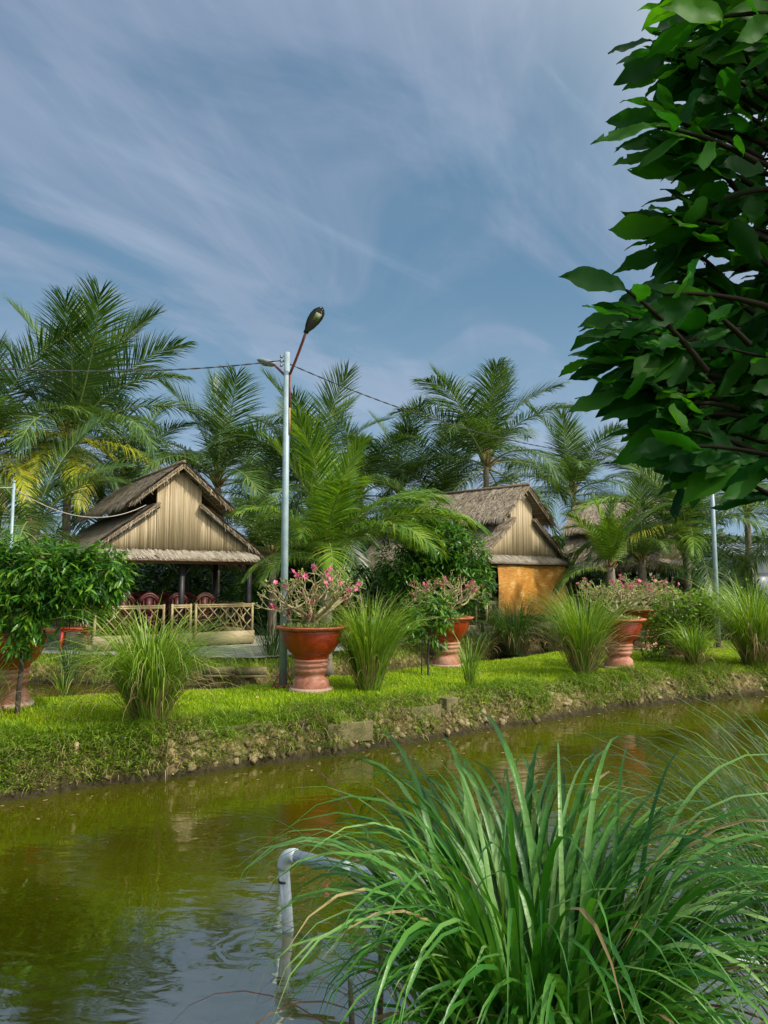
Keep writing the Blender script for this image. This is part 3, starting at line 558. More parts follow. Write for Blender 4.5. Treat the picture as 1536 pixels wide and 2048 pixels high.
def palm(base, h, label, style='old', nf=20, size=1.0, lean=(0, 0), rot=None, coconuts=0, extra=(), group='coconut palms behind the huts', cls=(0, 6.3), trunk_r=.13, dry=0, skirt=True):
    palm_n[0] += 1; g = np.random.default_rng(500+palm_n[0]*17)
    root = empty('coconut_palm', base, 0, label, 'palm tree', group)
    top = np.array([lean[0], lean[1], h]); P = bez((0, 0, -.3), (lean[0]*.2, lean[1]*.2, h*.6), top, 16)
    rr = np.interp(np.linspace(0, 1, 16), [0, .1, 1], [trunk_r*1.5, trunk_r*1.05, trunk_r*.8])*(1+.04*g.normal(size=16))
    m = MB(); m.tube(P, rr, 10, 0); tr = m.obj('trunk', M['palm_trunk'], root, True)
    m = MB()   # leaf bases and fibre in the heart of the crown
    for k in range(16):
        a = k*2.4; e = R(35+g.random()*45); d = np.array([math.cos(a)*math.cos(e), math.sin(a)*math.cos(e), math.sin(e)])
        s0 = top+np.array([0, 0, -.25+.03*k*.8]); m.tube(np.stack([s0, s0+d*.25*size, s0+d*.55*size]), [.07*size, .05*size, .025*size], 5)
    m.obj('leaf_bases', M['fibre'], root, True)
    rot = g.random()*6.28 if rot is None else rot
    fr = fronds_for(style)
    lst = []
    nf = int(nf*.95)
    for k in range(nf):
        u = (k+.5)/nf; c = cls[0]+(cls[1]-cls[0])*u**1.1+g.normal(0, .35); ci = int(np.clip(round(c), 0, 6)); lst.append((rot+k*2.39996+g.normal(0, .12), ci, style, size*g.uniform(.88, 1.08)))
    for (az, ci, st, sz) in extra: lst.append((az, ci, st, sz))
    for k in range(dry): lst.append((g.random()*6.28, 6, 'dry', size*g.uniform(.5, .8)))
    for (az, ci, st, sz) in lst:
        if style == 'young' and math.cos(az) < -.2 and ci > 1: sz *= .8
        f = link('frond', fronds_for(st)[ci][g.integers(0, 2)], root, top+np.array([0, 0, .05-.04*ci]), az)
        f.rotation_euler = (g.normal(0, .10), g.normal(0, .06), az); f.scale = (sz, sz*(1 if g.random() < .5 else -1), sz)
    if coconuts:
        m = MB()
        for k in range(coconuts):
            a = g.random()*6.28; r = .28+.12*g.random(); c = top+np.array([math.cos(a)*r, math.sin(a)*r, -.35-.35*g.random()])
            m.lathe([(0, -.13), (.07, -.11), (.115, -.03), (.11, .05), (.06, .12), (0, .14)], 10, 0, c)
        m.obj('coconuts', M['coconut'], root, True)
    return root
def pb(px, Y): return (at(px, 1160, Y)[0], Y, 0.0)
def pz(py, Y): return at(768, py, Y)[2]
palm(pb(128, 23), pz(880, 23), 'tallest coconut palm with yellow drooping fronds rising left of the open thatched hut', nf=13, size=1.15, coconuts=9, rot=.4,
     extra=((.1, 0, 'old', 1.35), (.15, 1, 'old', 1.2), (-.2, 2, 'old', 1.15), (.35, 3, 'old', 1.2), (3.0, 1, 'old', 1.25), (3.3, 2, 'old', 1.15), (1.6, 0, 'old', 1.3), (-1.2, 1, 'old', 1.1), (3.9, 5, 'yellow', .85), (4.7, 5, 'yellow', .8), (5.2, 6, 'yellow', .9), (4.3, 6, 'yellow', .8), (.0, 5, 'yellow', 1.0)), dry=3)
palm(pb(-45, 22), pz(905, 22), 'coconut palm at the left edge of the scene with fronds reaching in from outside', nf=17, size=1.1, rot=1.1, extra=((0.2, 4, 'yellow', 1.), (5.6, 5, 'yellow', .9), (-.3, 3, 'old', 1.1)), dry=2)
palm(pb(432, 25), pz(965, 25), 'upright feathery coconut palm directly behind the ridge of the open hut', nf=15, size=.98, rot=.2, cls=(0, 5.5))
palm(pb(625, 25), pz(985, 25), 'coconut palm with a drooping dark crown behind the street lamp pole', nf=20, size=.98, rot=2.2)
palm((at(652, 1160, 15.6)[0], 15.6, .0), 2.2, 'young light green coconut palm with short trunk behind the nearest flower pot', 'young', nf=15, size=.68, rot=.9, cls=(0, 3.8), trunk_r=.14,
     extra=((.35, 3, 'young', .8), (3.5, 5, 'young', .55), (-.1, 4, 'young', .84), (5.6, 4, 'young', .78), (4.1, 5, 'young', .6), (4.9, 4, 'young', .66)))
palm(pb(800, 30), pz(985, 30), 'small distant coconut palm between the lamp and the hut with the blind', nf=15, size=.85, rot=.5)
palm(pb(720, 27), pz(985, 27), 'low arching coconut palm behind the young palm', nf=16, size=.9, rot=2.9, cls=(1, 6))
palm(pb(975, 26), pz(925, 26), 'windswept tall coconut palm directly above the hut with the orange blind', nf=21, size=1.03, rot=.7)
palm(pb(1150, 31), pz(985, 31), 'bushy coconut palm rising between the blind hut and the farther thatched roof', nf=20, size=.95, rot=1.9)
palm(pb(1222, 19.5), pz(1135, 19.5), 'young coconut palm with a fan of upright leaves in front of the farthest hut', 'young', nf=9, size=.52, rot=.3, cls=(0, 2.4), extra=((3.4, 5, 'young', .5),))
palm(pb(1375, 22.5), pz(1075, 22.5), 'wide spreading coconut palm left of the second lamp post', 'old', nf=22, size=.82, rot=1.4, cls=(.3, 5.6), extra=((3.3, 3, 'young', .95), (3.7, 4, 'yellow', .85), (2.9, 4, 'young', .9), (4.4, 5, 'young', .8)))
palm(pb(1345, 31), pz(1010, 31), 'tall coconut palm partly hidden behind the foreground leaves', nf=18, size=.95, rot=3.1, cls=(0, 5.5))
palm(pb(1285, 21.5), pz(1120, 21.5), 'low spreading coconut palm hiding the lower roof of the farthest hut', nf=14, size=.62, rot=2.0, cls=(.5, 5.0))
palm(pb(1500, 28), pz(1020, 28), 'coconut palm behind the second lamp post at the right edge', nf=13, size=.85, rot=.1, cls=(0, 4))
palm(pb(1640, 23.5), pz(1060, 23.5), 'coconut palm outside the right edge with fronds reaching over the white building', nf=16, size=.9, rot=2.0, extra=((3.2, 4, 'young', .9),))
palm(pb(250, 27), pz(985, 27), 'coconut palm behind the left roof slope of the open hut', nf=17, size=.95, rot=2.6, cls=(1, 6), extra=((3.1, 4, 'yellow', 1.),))
palm(pb(520, 29), pz(1000, 29), 'distant coconut palm filling the gap right of the open hut', nf=17, size=.95, rot=.6)
palm(pb(880, 29), pz(1010, 29), 'distant coconut palm left of the blind hut', nf=16, size=.95, rot=1.6)
palm(pb(60, 18.5), pz(1070, 18.5), 'low palm with dark fronds behind the leftmost mango tree', nf=14, size=.75, rot=1.0, cls=(1, 6), dry=2)
palm(pb(545, 21.5), pz(1110, 21.5), 'low coconut palm hanging over the right end of the open hut', nf=15, size=.8, rot=2.4, cls=(1.5, 6))

# ------------------------------------------------------------ leafy trees and shrubs
def leafy(name, base, blobs, n, leaf, label, cat, mt, trunk_h, trunk_r=.05, group=None, whorl=9, droopy=.55, kind='lance', seed=0, lw=1.0, bark='bark'):
    """blobs: (dx,dy,dz,rx,ry,rz) relative to base"""
    g = np.random.default_rng(seed+900); root = empty(name, base, 0, label, cat, group); bl = np.array(blobs, float)
    w_ = bl[:, 3]*bl[:, 4]*bl[:, 5]; ns = n//whorl; idx = g.choice(len(bl), ns, p=w_/w_.sum())
    d = g.normal(size=(ns, 3)); d /= np.linalg.norm(d, axis=1)[:, None]; rad = g.random(ns)**.38
    gap = fbm(d[:, 0]*2.5+idx*3, d[:, 1]*2.5+d[:, 2]*2, 3, seed)
    rad *= 1+gap*.7
    C = bl[idx, :3]+d*rad[:, None]*bl[idx, 3:]
    C = np.repeat(C, whorl, 0); dd = np.repeat(d, whorl, 0); m_ = len(C)
    a = g.uniform(0, 2*math.pi, m_); D = np.stack([np.cos(a), np.sin(a), -droopy+g.normal(0, .45, m_)], 1)+dd*.8
    U = np.tile([0, 0, 1.], (m_, 1))+g.normal(0, .35, (m_, 3))
    C = C+g.normal(0, leaf*.25, (m_, 3))
    TV, TF = leaf_template(kind); TV = TV*np.array([1, lw, 1]); mb = MB(); scatter(mb, TV, TF, C, rotmats(D, U), leaf*g.uniform(.6, 1.15, m_))
    mb.obj('crown', M[mt], root)
    m = MB(); top = np.array([bl[0, 0]*.4, bl[0, 1]*.4, trunk_h])
    m.tube(bez((0, 0, -.15), (g.normal(0, .05), 0, trunk_h*.5), top, 8), np.linspace(trunk_r, trunk_r*.75, 8), 8)
    for b in bl:
        for q in range(4):
            e = b[:3]+g.normal(0, .45, 3)*b[3:]; m.tube(bez(top, (top+e)/2+np.array([0, 0, .1]), e, 6), np.linspace(trunk_r*.6, trunk_r*.12, 6), 5)
    m.obj('trunk', M[bark], root, True); return root
b0 = gnd(33, 1432)
leafy('mango_tree', (b0[0], b0[1], float(terrain(b0[0], b0[1]))), [(.2, 0, 1.75, .55, .5, .42), (.72, .05, 1.62, .48, .45, .45), (-.25, 0, 1.7, .45, .45, .45), (1.0, .0, 1.75, .33, .35, .35), (.15, -.1, 1.25, .38, .35, .38), (.5, 0, 1.38, .32, .3, .26), (.02, -.1, .95, .20, .2, .25)],
      7800, .15, 'young mango tree with glossy drooping leaves on the lawn at the left edge', 'tree', 'mango', 1.1, .035, seed=1, droopy=.6, whorl=10)
b0 = gnd(857, 1352)
leafy('mango_sapling', (b0[0], b0[1], 0), [(.05, 0, 1.20, .38, .3, .25), (-.2, 0, .95, .25, .25, .3), (.25, 0, 1.0, .22, .2, .22), (.1, -.05, .7, .18, .15, .2)], 1100, .17, 'staked mango sapling with long leaves in front of the middle flower pot', 'tree', 'mango', .9, .02, seed=2, droopy=.75)
leafy('mango_tree', (at(865, 1160, 18)[0], 18, 0), [(0, 0, 2.6, .95, .9, .8), (-.35, 0, 3.25, .75, .7, .6), (.7, -.1, 2.2, .7, .7, .7), (.95, -.2, 1.5, .5, .6, .6), (-.6, 0, 1.9, .8, .8, .8), (.2, 0, 1.5, .9, .8, .8)],
      13000, .20, 'big rounded mango tree with glossy leaves against the left side of the blind hut', 'tree', 'mango', 1.6, .09, seed=3, whorl=10)
leafy('citrus_shrub', (at(1365, 1160, 15)[0], 15, 0), [(0, 0, 1.0, .6, .55, .5), (-.3, 0, .7, .5, .5, .45), (.4, 0, 1.15, .4, .4, .35), (-.5, .1, .35, .4, .4, .35)], 6000, .085, 'loose light green citrus shrub between the right flower pots and the second lamp post', 'shrub', 'citrus', .5, .03, seed=4, lw=1.8, droopy=.1, whorl=6)
for i, (px, Y, h, wd, mt, lab) in enumerate(((745, 19.5, 2.0, 1.5, 'broad', 'dark dense shrub behind the grass clump right of the nearest pot'),
     (510, 22.5, 1.25, 1.7, 'hedge', 'leafy dark creeper hedge behind the open railing at the right of the hut'), (410, 24, 1.2, 2.0, 'hedge', 'leafy hedge seen through the open hut'),
     (215, 25.5, 2.0, 2.2, 'broad', 'dark undergrowth shrub behind the open hut'),
     (330, 28, 2.4, 2.5, 'broad', 'broad shaded bush behind the dining tables of the open hut'),
     (20, 24, 3.0, 2.2, 'broad', 'dark bush under the left edge palm'), (640, 24, 3.2, 2.0, 'broad', 'dense dark tree behind the young palm'),
     (560, 26, 3.6, 2.0, 'broad', 'dense bush behind the right eave of the open hut'),
     (780, 26, 3.6, 2.2, 'broad', 'dense tree between the young palm and the mango tree'), (1290, 19.5, 1.6, 1.2, 'broad', 'dark low shrub behind the right flower pots'),
     (1450, 21, 1.8, 1.4, 'hedge', 'green shrub at the foot of the palms beside the second lamp'),
     (1180, 31, 3.4, 2.4, 'broad', 'dark tree behind the gap between the two right huts'), (1400, 31, 3.2, 2.6, 'broad', 'dark tree behind the farthest hut'), (900, 32, 3.6, 2.8, 'broad', 'dark tree behind the blind hut'),
     (150, 30, 3.8, 3.0, 'broad', 'large dark tree behind the tallest palm'), (-40, 30, 3.4, 3.0, 'broad', 'dark tree far behind the left edge'), (430, 32, 3.6, 3.0, 'broad', 'dark tree behind the feathery palm'), (670, 33, 3.8, 3.2, 'broad', 'dark far tree behind the lamp pole palms'))):
    leafy('shrub', (at(px, 1160, Y)[0], Y, 0), [(0, 0, h*.6, wd*.62, .9, h*.45), (-wd*.45, 0, h*.45, wd*.5, .8, h*.42), (wd*.45, .1, h*.42, wd*.5, .8, h*.42), (.1*wd, 0, h*.25, wd*.7, .8, h*.28)], 4200 if Y < 26 else 4600, .16 if Y < 24 else .26,
          lab, 'shrub', mt, h*.4, .06, 'shrubs and trees behind the huts', seed=20+i, lw=1.6, droopy=.3, whorl=8)

mb = MB(); n = 70000; x = rng.uniform(-32, 32, n); y = rng.uniform(36, 41, n); zt_ = 3.2+1.6*(fbm(x*.35, x*0+2, 4, 8)+.3); z = zt_*rng.random(n)**.8; TV, TF = leaf_template('small')
a = rng.uniform(0, 6.28, n); D = np.stack([np.cos(a), np.sin(a), -.5+rng.normal(0, .5, n)], 1); scatter(mb, TV, TF, np.stack([x, y, z], 1), rotmats(D, np.tile([0, -.6, 1.], (n, 1))+rng.normal(0, .5, (n, 3))), rng.uniform(.3, .6, n))
prop(mb.obj('undergrowth', M['broad']), 'far mass of dark trees closing the view behind the palms', 'wood', kind='stuff')
# ------------------------------------------------------------ thatched huts
def roof_slab(mb_parent, name, a, b, c, d, th, strips, seed, fringe=.22, under=True):
    """slab with upper edge a->b (front to back) and lower edge d->c; thatch strips run down the slope"""
    g = np.random.default_rng(seed); a, b, c, d = map(lambda v: np.array(v, float), (a, b, c, d)); n = np.cross(b-a, d-a); n /= np.linalg.norm(n)
    if n[2] < 0: n = -n
    m = MB(); V = np.array([a, b, c, d, a-n*th, b-n*th, c-n*th, d-n*th])
    m.add(V, np.array([[0, 1, 2, 3], [4, 7, 6, 5], [0, 4, 5, 1], [1, 5, 6, 2], [2, 6, 7, 3], [3, 7, 4, 0]]), 1)
    dn = (d-a); Ls = np.linalg.norm(dn); dn /= Ls; al = b-a; La = np.linalg.norm(al); al /= La
    k = strips; u = g.random(k); v = g.random(k)**.9; ln = g.uniform(.16, .42, k)
    base = a+al*(u*La)[:, None]+dn*(v*(Ls-.04))[:, None]
    D = dn+al*g.normal(0, .22, k)[:, None]+n*g.uniform(-.02, .10, k)[:, None]; D /= np.linalg.norm(D, axis=1)[:, None]
    W = al*(g.uniform(.012, .030, k))[:, None]; gz = np.array([0, 0, -1.])
    sag = np.clip((v*Ls+ln-Ls)/ln, 0, 1)[:, None]
    P0 = base+n*.012; P1 = base+D*(ln*.55)[:, None]+n*(.02+.03*g.random((k, 1))); P2 = base+D*(ln)[:, None]*(1-.25*sag)+n*(.01+.035*g.random((k, 1)))+gz*sag*.10
    V = np.stack([P0-W, P0+W, P1-W*.9, P1+W*.9, P2-W*.3, P2+W*.3], 1).reshape(-1, 3); q = np.array([[0, 1, 3, 2], [2, 3, 5, 4]]); off = (np.arange(k)*6)[:, None, None]
    m.add(V, (q[None]+off).reshape(-1, 4), 0)
    # hanging fringe along the eave and the gable rakes
    for (p0, p1, cnt, dr) in ((d, c, int(La*70), np.array([0, 0, -1.])+dn*.7), (a, d, int(Ls*45), -al*.35+dn*.5+gz*.35), (b, c, int(Ls*30), al*.35+dn*.5+gz*.3)):
        s = g.random(cnt)[:, None]; B = p0+(p1-p0)*s-n*(th*g.random((cnt, 1))); dv = dr+g.normal(0, .22, (cnt, 3)); dv /= np.linalg.norm(dv, axis=1)[:, None]; l = g.uniform(.35, 1, (cnt, 1))*fringe
        ww = (p1-p0)/np.linalg.norm(p1-p0)*g.uniform(.006, .018, (cnt, 1)); V = np.stack([B-ww, B+ww, B+dv*l+ww*.3, B+dv*l-ww*.3], 1).reshape(-1, 3)
        m.add(V, (np.array([[0, 1, 2, 3]])[None]+(np.arange(cnt)*4)[:, None, None]).reshape(-1, 4), 0)
    o = m.obj(name, [M['thatch'], M['thatch_base']], mb_parent)
    if under:   # bamboo rafters and battens under the thatch
        r = MB(); off = -n*(th+.03)
        for i in range(int(La/.55)+1):
            p = a+al*min(La-.03, .03+i*.55)+off; r.tube(np.stack([p, p+dn*(Ls+.02)]), .022, 6)
        for i in range(int(Ls/.22)+1):
            p = a+dn*(i*.22+.04)+off*1.0-n*-.025; r.tube(np.stack([p, p+al*La]), .011, 5)
        r.obj('rafters', M['bamboo'], o, True)
    return o
def hut(name, loc, rz, label, blind=False, rails=True, seed=0, half=1.85, depth=4.6):
    root = empty(name, loc, rz, label, 'thatched hut', 'thatched huts along the back canal'); H = 4.46
    yf = -.28; yb = depth+.40; s1 = .82; ux = 1.25; lx0 = .52; lz0 = 3.50; lx1 = 2.40; SL = .74; lz1 = lz0-(lx1-lx0)*SL
    zr = lambda x: H-abs(x)*s1
    for sx, nm in ((-1, 'l'), (1, 'r')):
        roof_slab(root, 'upper_roof', (0, yf, H), (0, yb, H), (sx*ux, yb, zr(ux)), (sx*ux, yf, zr(ux)), .05, 5200, seed+3*sx+10)
        roof_slab(root, 'lower_roof', (sx*lx0, yf+.1, lz0), (sx*lx0, yb-.1, lz0), (sx*lx1, yb-.1, lz1), (sx*lx1, yf+.1, lz1), .05, 6200, seed+3*sx+20)
    for sx in (-1, 1):      # dark boards under the front rakes
        m = MB(); m.tube([(sx*.03, yf+.05, H-.12), (sx*(ux-.05), yf+.05, zr(ux-.05)-.11)], .04, 4); m.obj('rake_board', M['darkwood'], root)
        m = MB(); m.tube([(sx*lx0, yf+.14, lz0-.11), (sx*(lx1-.1), yf+.14, lz1+.1*SL-.11)], .04, 4); m.obj('rake_board', M['darkwood'], root)
    m = MB(); m.tube([(0, yf-.02, H+.03), (0, yb+.02, H+.03)], .05, 7); m.obj('ridge_cap', M['thatch_base'], root, True)
    g = np.random.default_rng(seed+5); gz0 = 2.34
    for (y0, nm) in ((0, 'gable_wall'), (depth, 'gable_wall')):
        m = MB(); xs = -half
        while xs < half:
            w_ = g.uniform(.018, .034); xc = xs+w_/2; ax_ = abs(xc)
            zt = (H-.12-ax_*s1) if ax_ < lx0+.03 else lz0-(ax_-lx0)*SL-.03
            if zt > gz0+.03: m.box((xc, y0+g.normal(0, .004), (gz0+zt)/2-g.random()*.01), (w_*.84, .016, zt-gz0+g.random()*.02))
            xs += w_
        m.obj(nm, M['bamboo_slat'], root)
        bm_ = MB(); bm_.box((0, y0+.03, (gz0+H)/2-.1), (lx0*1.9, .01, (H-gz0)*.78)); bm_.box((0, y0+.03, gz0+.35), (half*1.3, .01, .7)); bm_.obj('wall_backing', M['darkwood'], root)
    # apron of thatch over the front opening
    m = MB(); g2 = np.random.default_rng(seed+8); a = np.array([-half-.12, -.01, gz0+.03]); n_ = 900
    m.add([(-half-.1, -.02, gz0+.02), (half+.1, -.02, gz0+.02), (half+.12, -.38, gz0-.22), (-half-.12, -.38, gz0-.22), (-half-.1, -.02, gz0-.01), (half+.1, -.02, gz0-.01), (half+.12, -.38, gz0-.25), (-half-.12, -.38, gz0-.25)],
          np.array([[0, 3, 2, 1], [4, 5, 6, 7], [0, 1, 5, 4], [3, 7, 6, 2], [0, 4, 7, 3], [1, 2, 6, 5]]), 1)
    x = g2.uniform(-half-.1, half+.1, n_); t0 = g2.uniform(0, .55, n_); t1 = t0+g2.uniform(.3, .55, n_); sk = .05+g2.normal(0, .02, n_); w_ = g2.uniform(.008, .016, n_)
    def ap(xx, t, up): return np.stack([xx, -.02-.38*t, gz0+.03-.25*t+up], 1)
    up = g2.uniform(.004, .02, n_); V = np.stack([ap(x-w_, t0, up), ap(x+w_, t0, up), ap(x+sk+w_, t1, up), ap(x+sk-w_, t1, up)], 1).reshape(-1, 3)
    m.add(V, (np.array([[0, 3, 2, 1]])[None]+(np.arange(n_)*4)[:, None, None]).reshape(-1, 4), 0)
    m.obj('apron_roof', [mat('grey thatch %d' % seed, None, .9, cols=[(.15, .125, .09), (.27, .235, .18), (.40, .36, .29)], rnd=True), M['thatch_base']], root)
    m = MB(); m.box((0, -.06, gz0-.24), (2*half+.1, .10, .12)); m.box((0, depth, gz0-.12), (2*half+.1, .10, .12)); m.obj('eave_beam', M['brownwood'], root)
    for sx in (-1, 1):
        m = MB(); m.box((sx*half, depth/2, gz0-.13), (.10, depth-.12, .12)); m.obj('side_beam', M['darkwood'], root)
    # posts with braces
    for (x_, y_) in ((-half, 0), (half, 0), (half*.06, 0), (-half, depth), (half, depth), (-half, depth*.5), (half, depth*.5), (0, depth)):
        zt = gz0-.30 if y_ == 0 else gz0-.19
        m = MB(); m.box((x_, y_, (zt+.25)/2), (.11, .11, zt-.25+.0)); 
        m.box((x_, y_, .25), (.13, .13, .5))
        for s in (-1, 1):
            if -half-.1 < x_+s*.3 < half+.1:
                p0 = np.array([x_+s*.055, y_, zt-.28]); p1 = np.array([x_+s*.28, y_, zt]); m.tube(np.stack([p0, p1]), .025, 4)
        m.obj('post', M['darkwood'], root)
    m = MB(); m.box((0, depth/2, .10), (2*half+.3, depth+.3, .20)); m.obj('floor_slab', M['plinth'], root)
    def rail(x0, y0, x1, y1):
        p0 = np.array([x0, y0, 0.]); p1 = np.array([x1, y1, 0.]); L_ = np.linalg.norm(p1-p0); d = (p1-p0)/L_
        m = MB(); r0, r1 = .36, 1.04; up_ = lambda s, z: p0+d*s+np.array([0, 0, z])
        for z in (r0, r1, r1-.045): m.tube(np.stack([up_(-.02, z), up_(L_+.02, z)]), .026, 7)
        k = max(1, round(L_/1.55))
        for i in range(k+1): m.tube(np.stack([up_(min(L_, i*L_/k), .2), up_(min(L_, i*L_/k), r1+.04)]), .032, 7)
        st = .29; q = int(L_/st)
        for i in range(-3, q+2):
            for sg in (0, 1):
                s0, s1_ = i*st, i*st+.62; z0, z1 = (r0, r1) if sg == 0 else (r1, r0)
                if s1_ < 0.05 or s0 > L_-.05: continue
                a_ = max(s0, 0); b_ = min(s1_, L_); f0 = (a_-s0)/.62; f1 = (b_-s0)/.62
                o_ = np.cross(d, [0, 0, 1])*(.015 if sg else -.015)
                m.tube(np.stack([up_(a_, z0+(z1-z0)*f0)+o_, up_(b_, z0+(z1-z0)*f1)+o_]), .014, 6)
        m.obj('lattice_railing', M['bamboo'], root, True)
        m = MB(); c = (p0+p1)/2+np.array([0, 0, .24]); ang = math.atan2(d[1], d[0]); m.box(c-np.cross(d, [0, 0, 1])*0, (L_+.06, .16, .30), ang); m.obj('low_wall', M['plinth'], root)
    if rails:
        rail(-half-.05, -.14, -half+1.5, -.14); rail(half-1.42, -.14, half+.05, -.14); rail(half+.09, .2, half+.09, depth); rail(-half-.09, .2, -half-.09, depth)
        if not blind: rail(-half+1.7, -.14, half-1.55, -.14)
    if blind:
        m = MB(); nx_, nz_ = 30, 24; X = np.linspace(-half+.28, half-.05, nx_); Z = np.linspace(.62, gz0-.27, nz_); XX, ZZ = np.meshgrid(X, Z)
        q = (Z-Z[0])/(Z[-1]-Z[0]); YY = -.30+.03*np.sin(XX*2.3)+.02*np.sin(ZZ*4+XX)-.0*XX; XX = XX+.05*(1-q)[:, None]*np.sin(ZZ*1.5)
        V = np.stack([XX.ravel(), YY.ravel(), ZZ.ravel()], 1); V2 = V+np.array([0, .012, 0]); ii_ = (np.arange(nz_-1)[:, None]*nx_+np.arange(nx_-1)[None]).ravel(); Q = np.stack([ii_, ii_+1, ii_+nx_+1, ii_+nx_], 1)
        m.add(V, Q); m.add(V2, Q[:, ::-1]); o = m.obj('roller_blind', M['blind'], root, True); prop(o, 'orange woven bamboo blind let down over the hut opening')
    return root
H1 = np.array([-4.98, 17.9, 0.0])
hut('thatched_hut', H1, R(34), 'open sided thatched dining hut with bamboo gable and lattice railing left of the street lamp', seed=100)
hut('thatched_hut', (4.12, 22.1, 0), R(44), 'thatched hut with an orange bamboo blind hanging under its gable', blind=True, seed=200)
hut('thatched_hut', (9.9, 25.7, 0), R(54), 'farthest thatched hut, only its grey roof showing behind the right palms', seed=300, depth=2.9)
for p_ in (H1,): pass
# ------------------------------------------------------------ furniture of the open hut
c34, s34 = math.cos(R(34)), math.sin(R(34))
def hl(x, y, z=0.0): return np.array([H1[0]+c34*x-s34*y, H1[1]+s34*x+c34*y, H1[2]+z])
def make_chair():
    root = empty('dining_chair', (0, 0, 0))
    m = MB(); m.box((0, 0, .45), (.46, .44, .05)); m.box((0, 0, .40), (.42, .40, .05)); m.obj('seat', M['redwood'], root)
    m = MB(); m.box((0, .21, .55), (.40, .03, .06)); m.box((0, .21, .80), (.16, .025, .48)); m.box((-.13, .21, .78), (.03, .025, .42)); m.box((.13, .21, .78), (.03, .025, .42))
    a = np.linspace(-1, 1, 11); P = np.stack([a*.23, np.full(11, .215), 1.12-.16*a*a], 1); m.tube(P, .045, 7); m.tube(P-np.array([0, 0, .05]), .035, 7); m.obj('backrest', M['redwood'], root)
    for sx in (-1, 1):
        m = MB(); m.box((sx*.19, -.19, .21), (.045, .045, .42)); m.obj('leg', M['redwood'], root)
        m = MB(); m.tube([(sx*.20, .20, 0), (sx*.20, .19, .45), (sx*.215, .215, .97)], .024, 6); m.obj('leg', M['redwood'], root)
    return root
def copy_tree(o, loc, rz, label, group):
    c = o.copy(); COL.objects.link(c); c.location = tuple(loc); c.rotation_euler = (0, 0, rz); prop(c, label, None, group)
    for ch in list(o.children):
        d = ch.copy(); COL.objects.link(d); d.parent = c
        for e in ch.children:
            f = e.copy(); COL.objects.link(f); f.parent = d
    return c
ch = make_chair(); ch['category'] = 'chair'; CH = [(-1.15, .55, 180), (-.55, .55, 178), (.15, .6, 182), (.85, .6, 180), (-1.1, 1.9, 0), (-.4, 1.95, 5), (.35, 1.9, -4), (1.0, 1.95, 0), (-.8, 3.4, 10), (.2, 3.4, -8)]
labs = ['red carved chair behind the left end of the lattice railing', 'red carved chair second from the left in the near row of the open hut', 'red carved chair near the middle post of the open hut', 'red carved chair at the right end of the near row in the open hut',
        'red carved chair far side of the table, left end', 'red carved chair far side of the table, second from left', 'red carved chair far side of the table, third from left', 'red carved chair far side of the table, right end', 'red carved chair at the back of the hut, left of the pair', 'red carved chair at the back of the hut, right of the pair']
for i, ((x_, y_, r_), lb) in enumerate(zip(CH, labs)):
    if i == 0: ch.location = tuple(hl(x_, y_, .20)); ch.rotation_euler = (0, 0, R(34+r_)); prop(ch, lb, None, 'carved red dining chairs in the open hut')
    else: copy_tree(ch, hl(x_, y_, .20), R(34+r_), lb, 'carved red dining chairs in the open hut')
tb = empty('dining_table', hl(0, 1.25, .20), R(34), 'long dark dining table between the two rows of red chairs', 'table')
m = MB(); m.box((0, 0, .74), (2.8, .75, .05)); m.obj('tabletop', M['darkwood'], tb)
for sx in (-1, 1):
    for sy in (-1, 1): m = MB(); m.box((sx*1.25, sy*.3, .36), (.07, .07, .72)); m.obj('leg', M['darkwood'], tb)
p = gnd(150, 1305); tb = empty('plastic_table', (p[0], p[1], .06), R(18), 'small red plastic table standing on the paving left of the open hut', 'table')
m = MB(); m.box((0, 0, .50), (.64, .64, .03)); m.box((0, 0, .455), (.58, .58, .06)); m.obj('tabletop', M['redplastic'], tb)
for sx in (-1, 1):
    for sy in (-1, 1): m = MB(); m.tube([(sx*.30, sy*.30, 0), (sx*.26, sy*.26, .43)], [.025, .04], 4); m.obj('leg', M['redplastic'], tb)
p = gnd(205, 1302); tb = empty('plastic_stool', (p[0]-.1, p[1]-.1, .06), R(50), 'low red plastic stool just beside the red plastic table', 'stool')
m = MB(); m.lathe([(0, .44), (.17, .44), (.185, .42), (.17, .40), (0, .40)], 16); m.obj('seat', M['redplastic'], tb, True)
for k in range(4): a = k*1.5708+.78; m = MB(); m.tube([(math.cos(a)*.20, math.sin(a)*.20, 0), (math.cos(a)*.14, math.sin(a)*.14, .40)], .02, 5); m.obj('leg', M['redplastic'], tb)

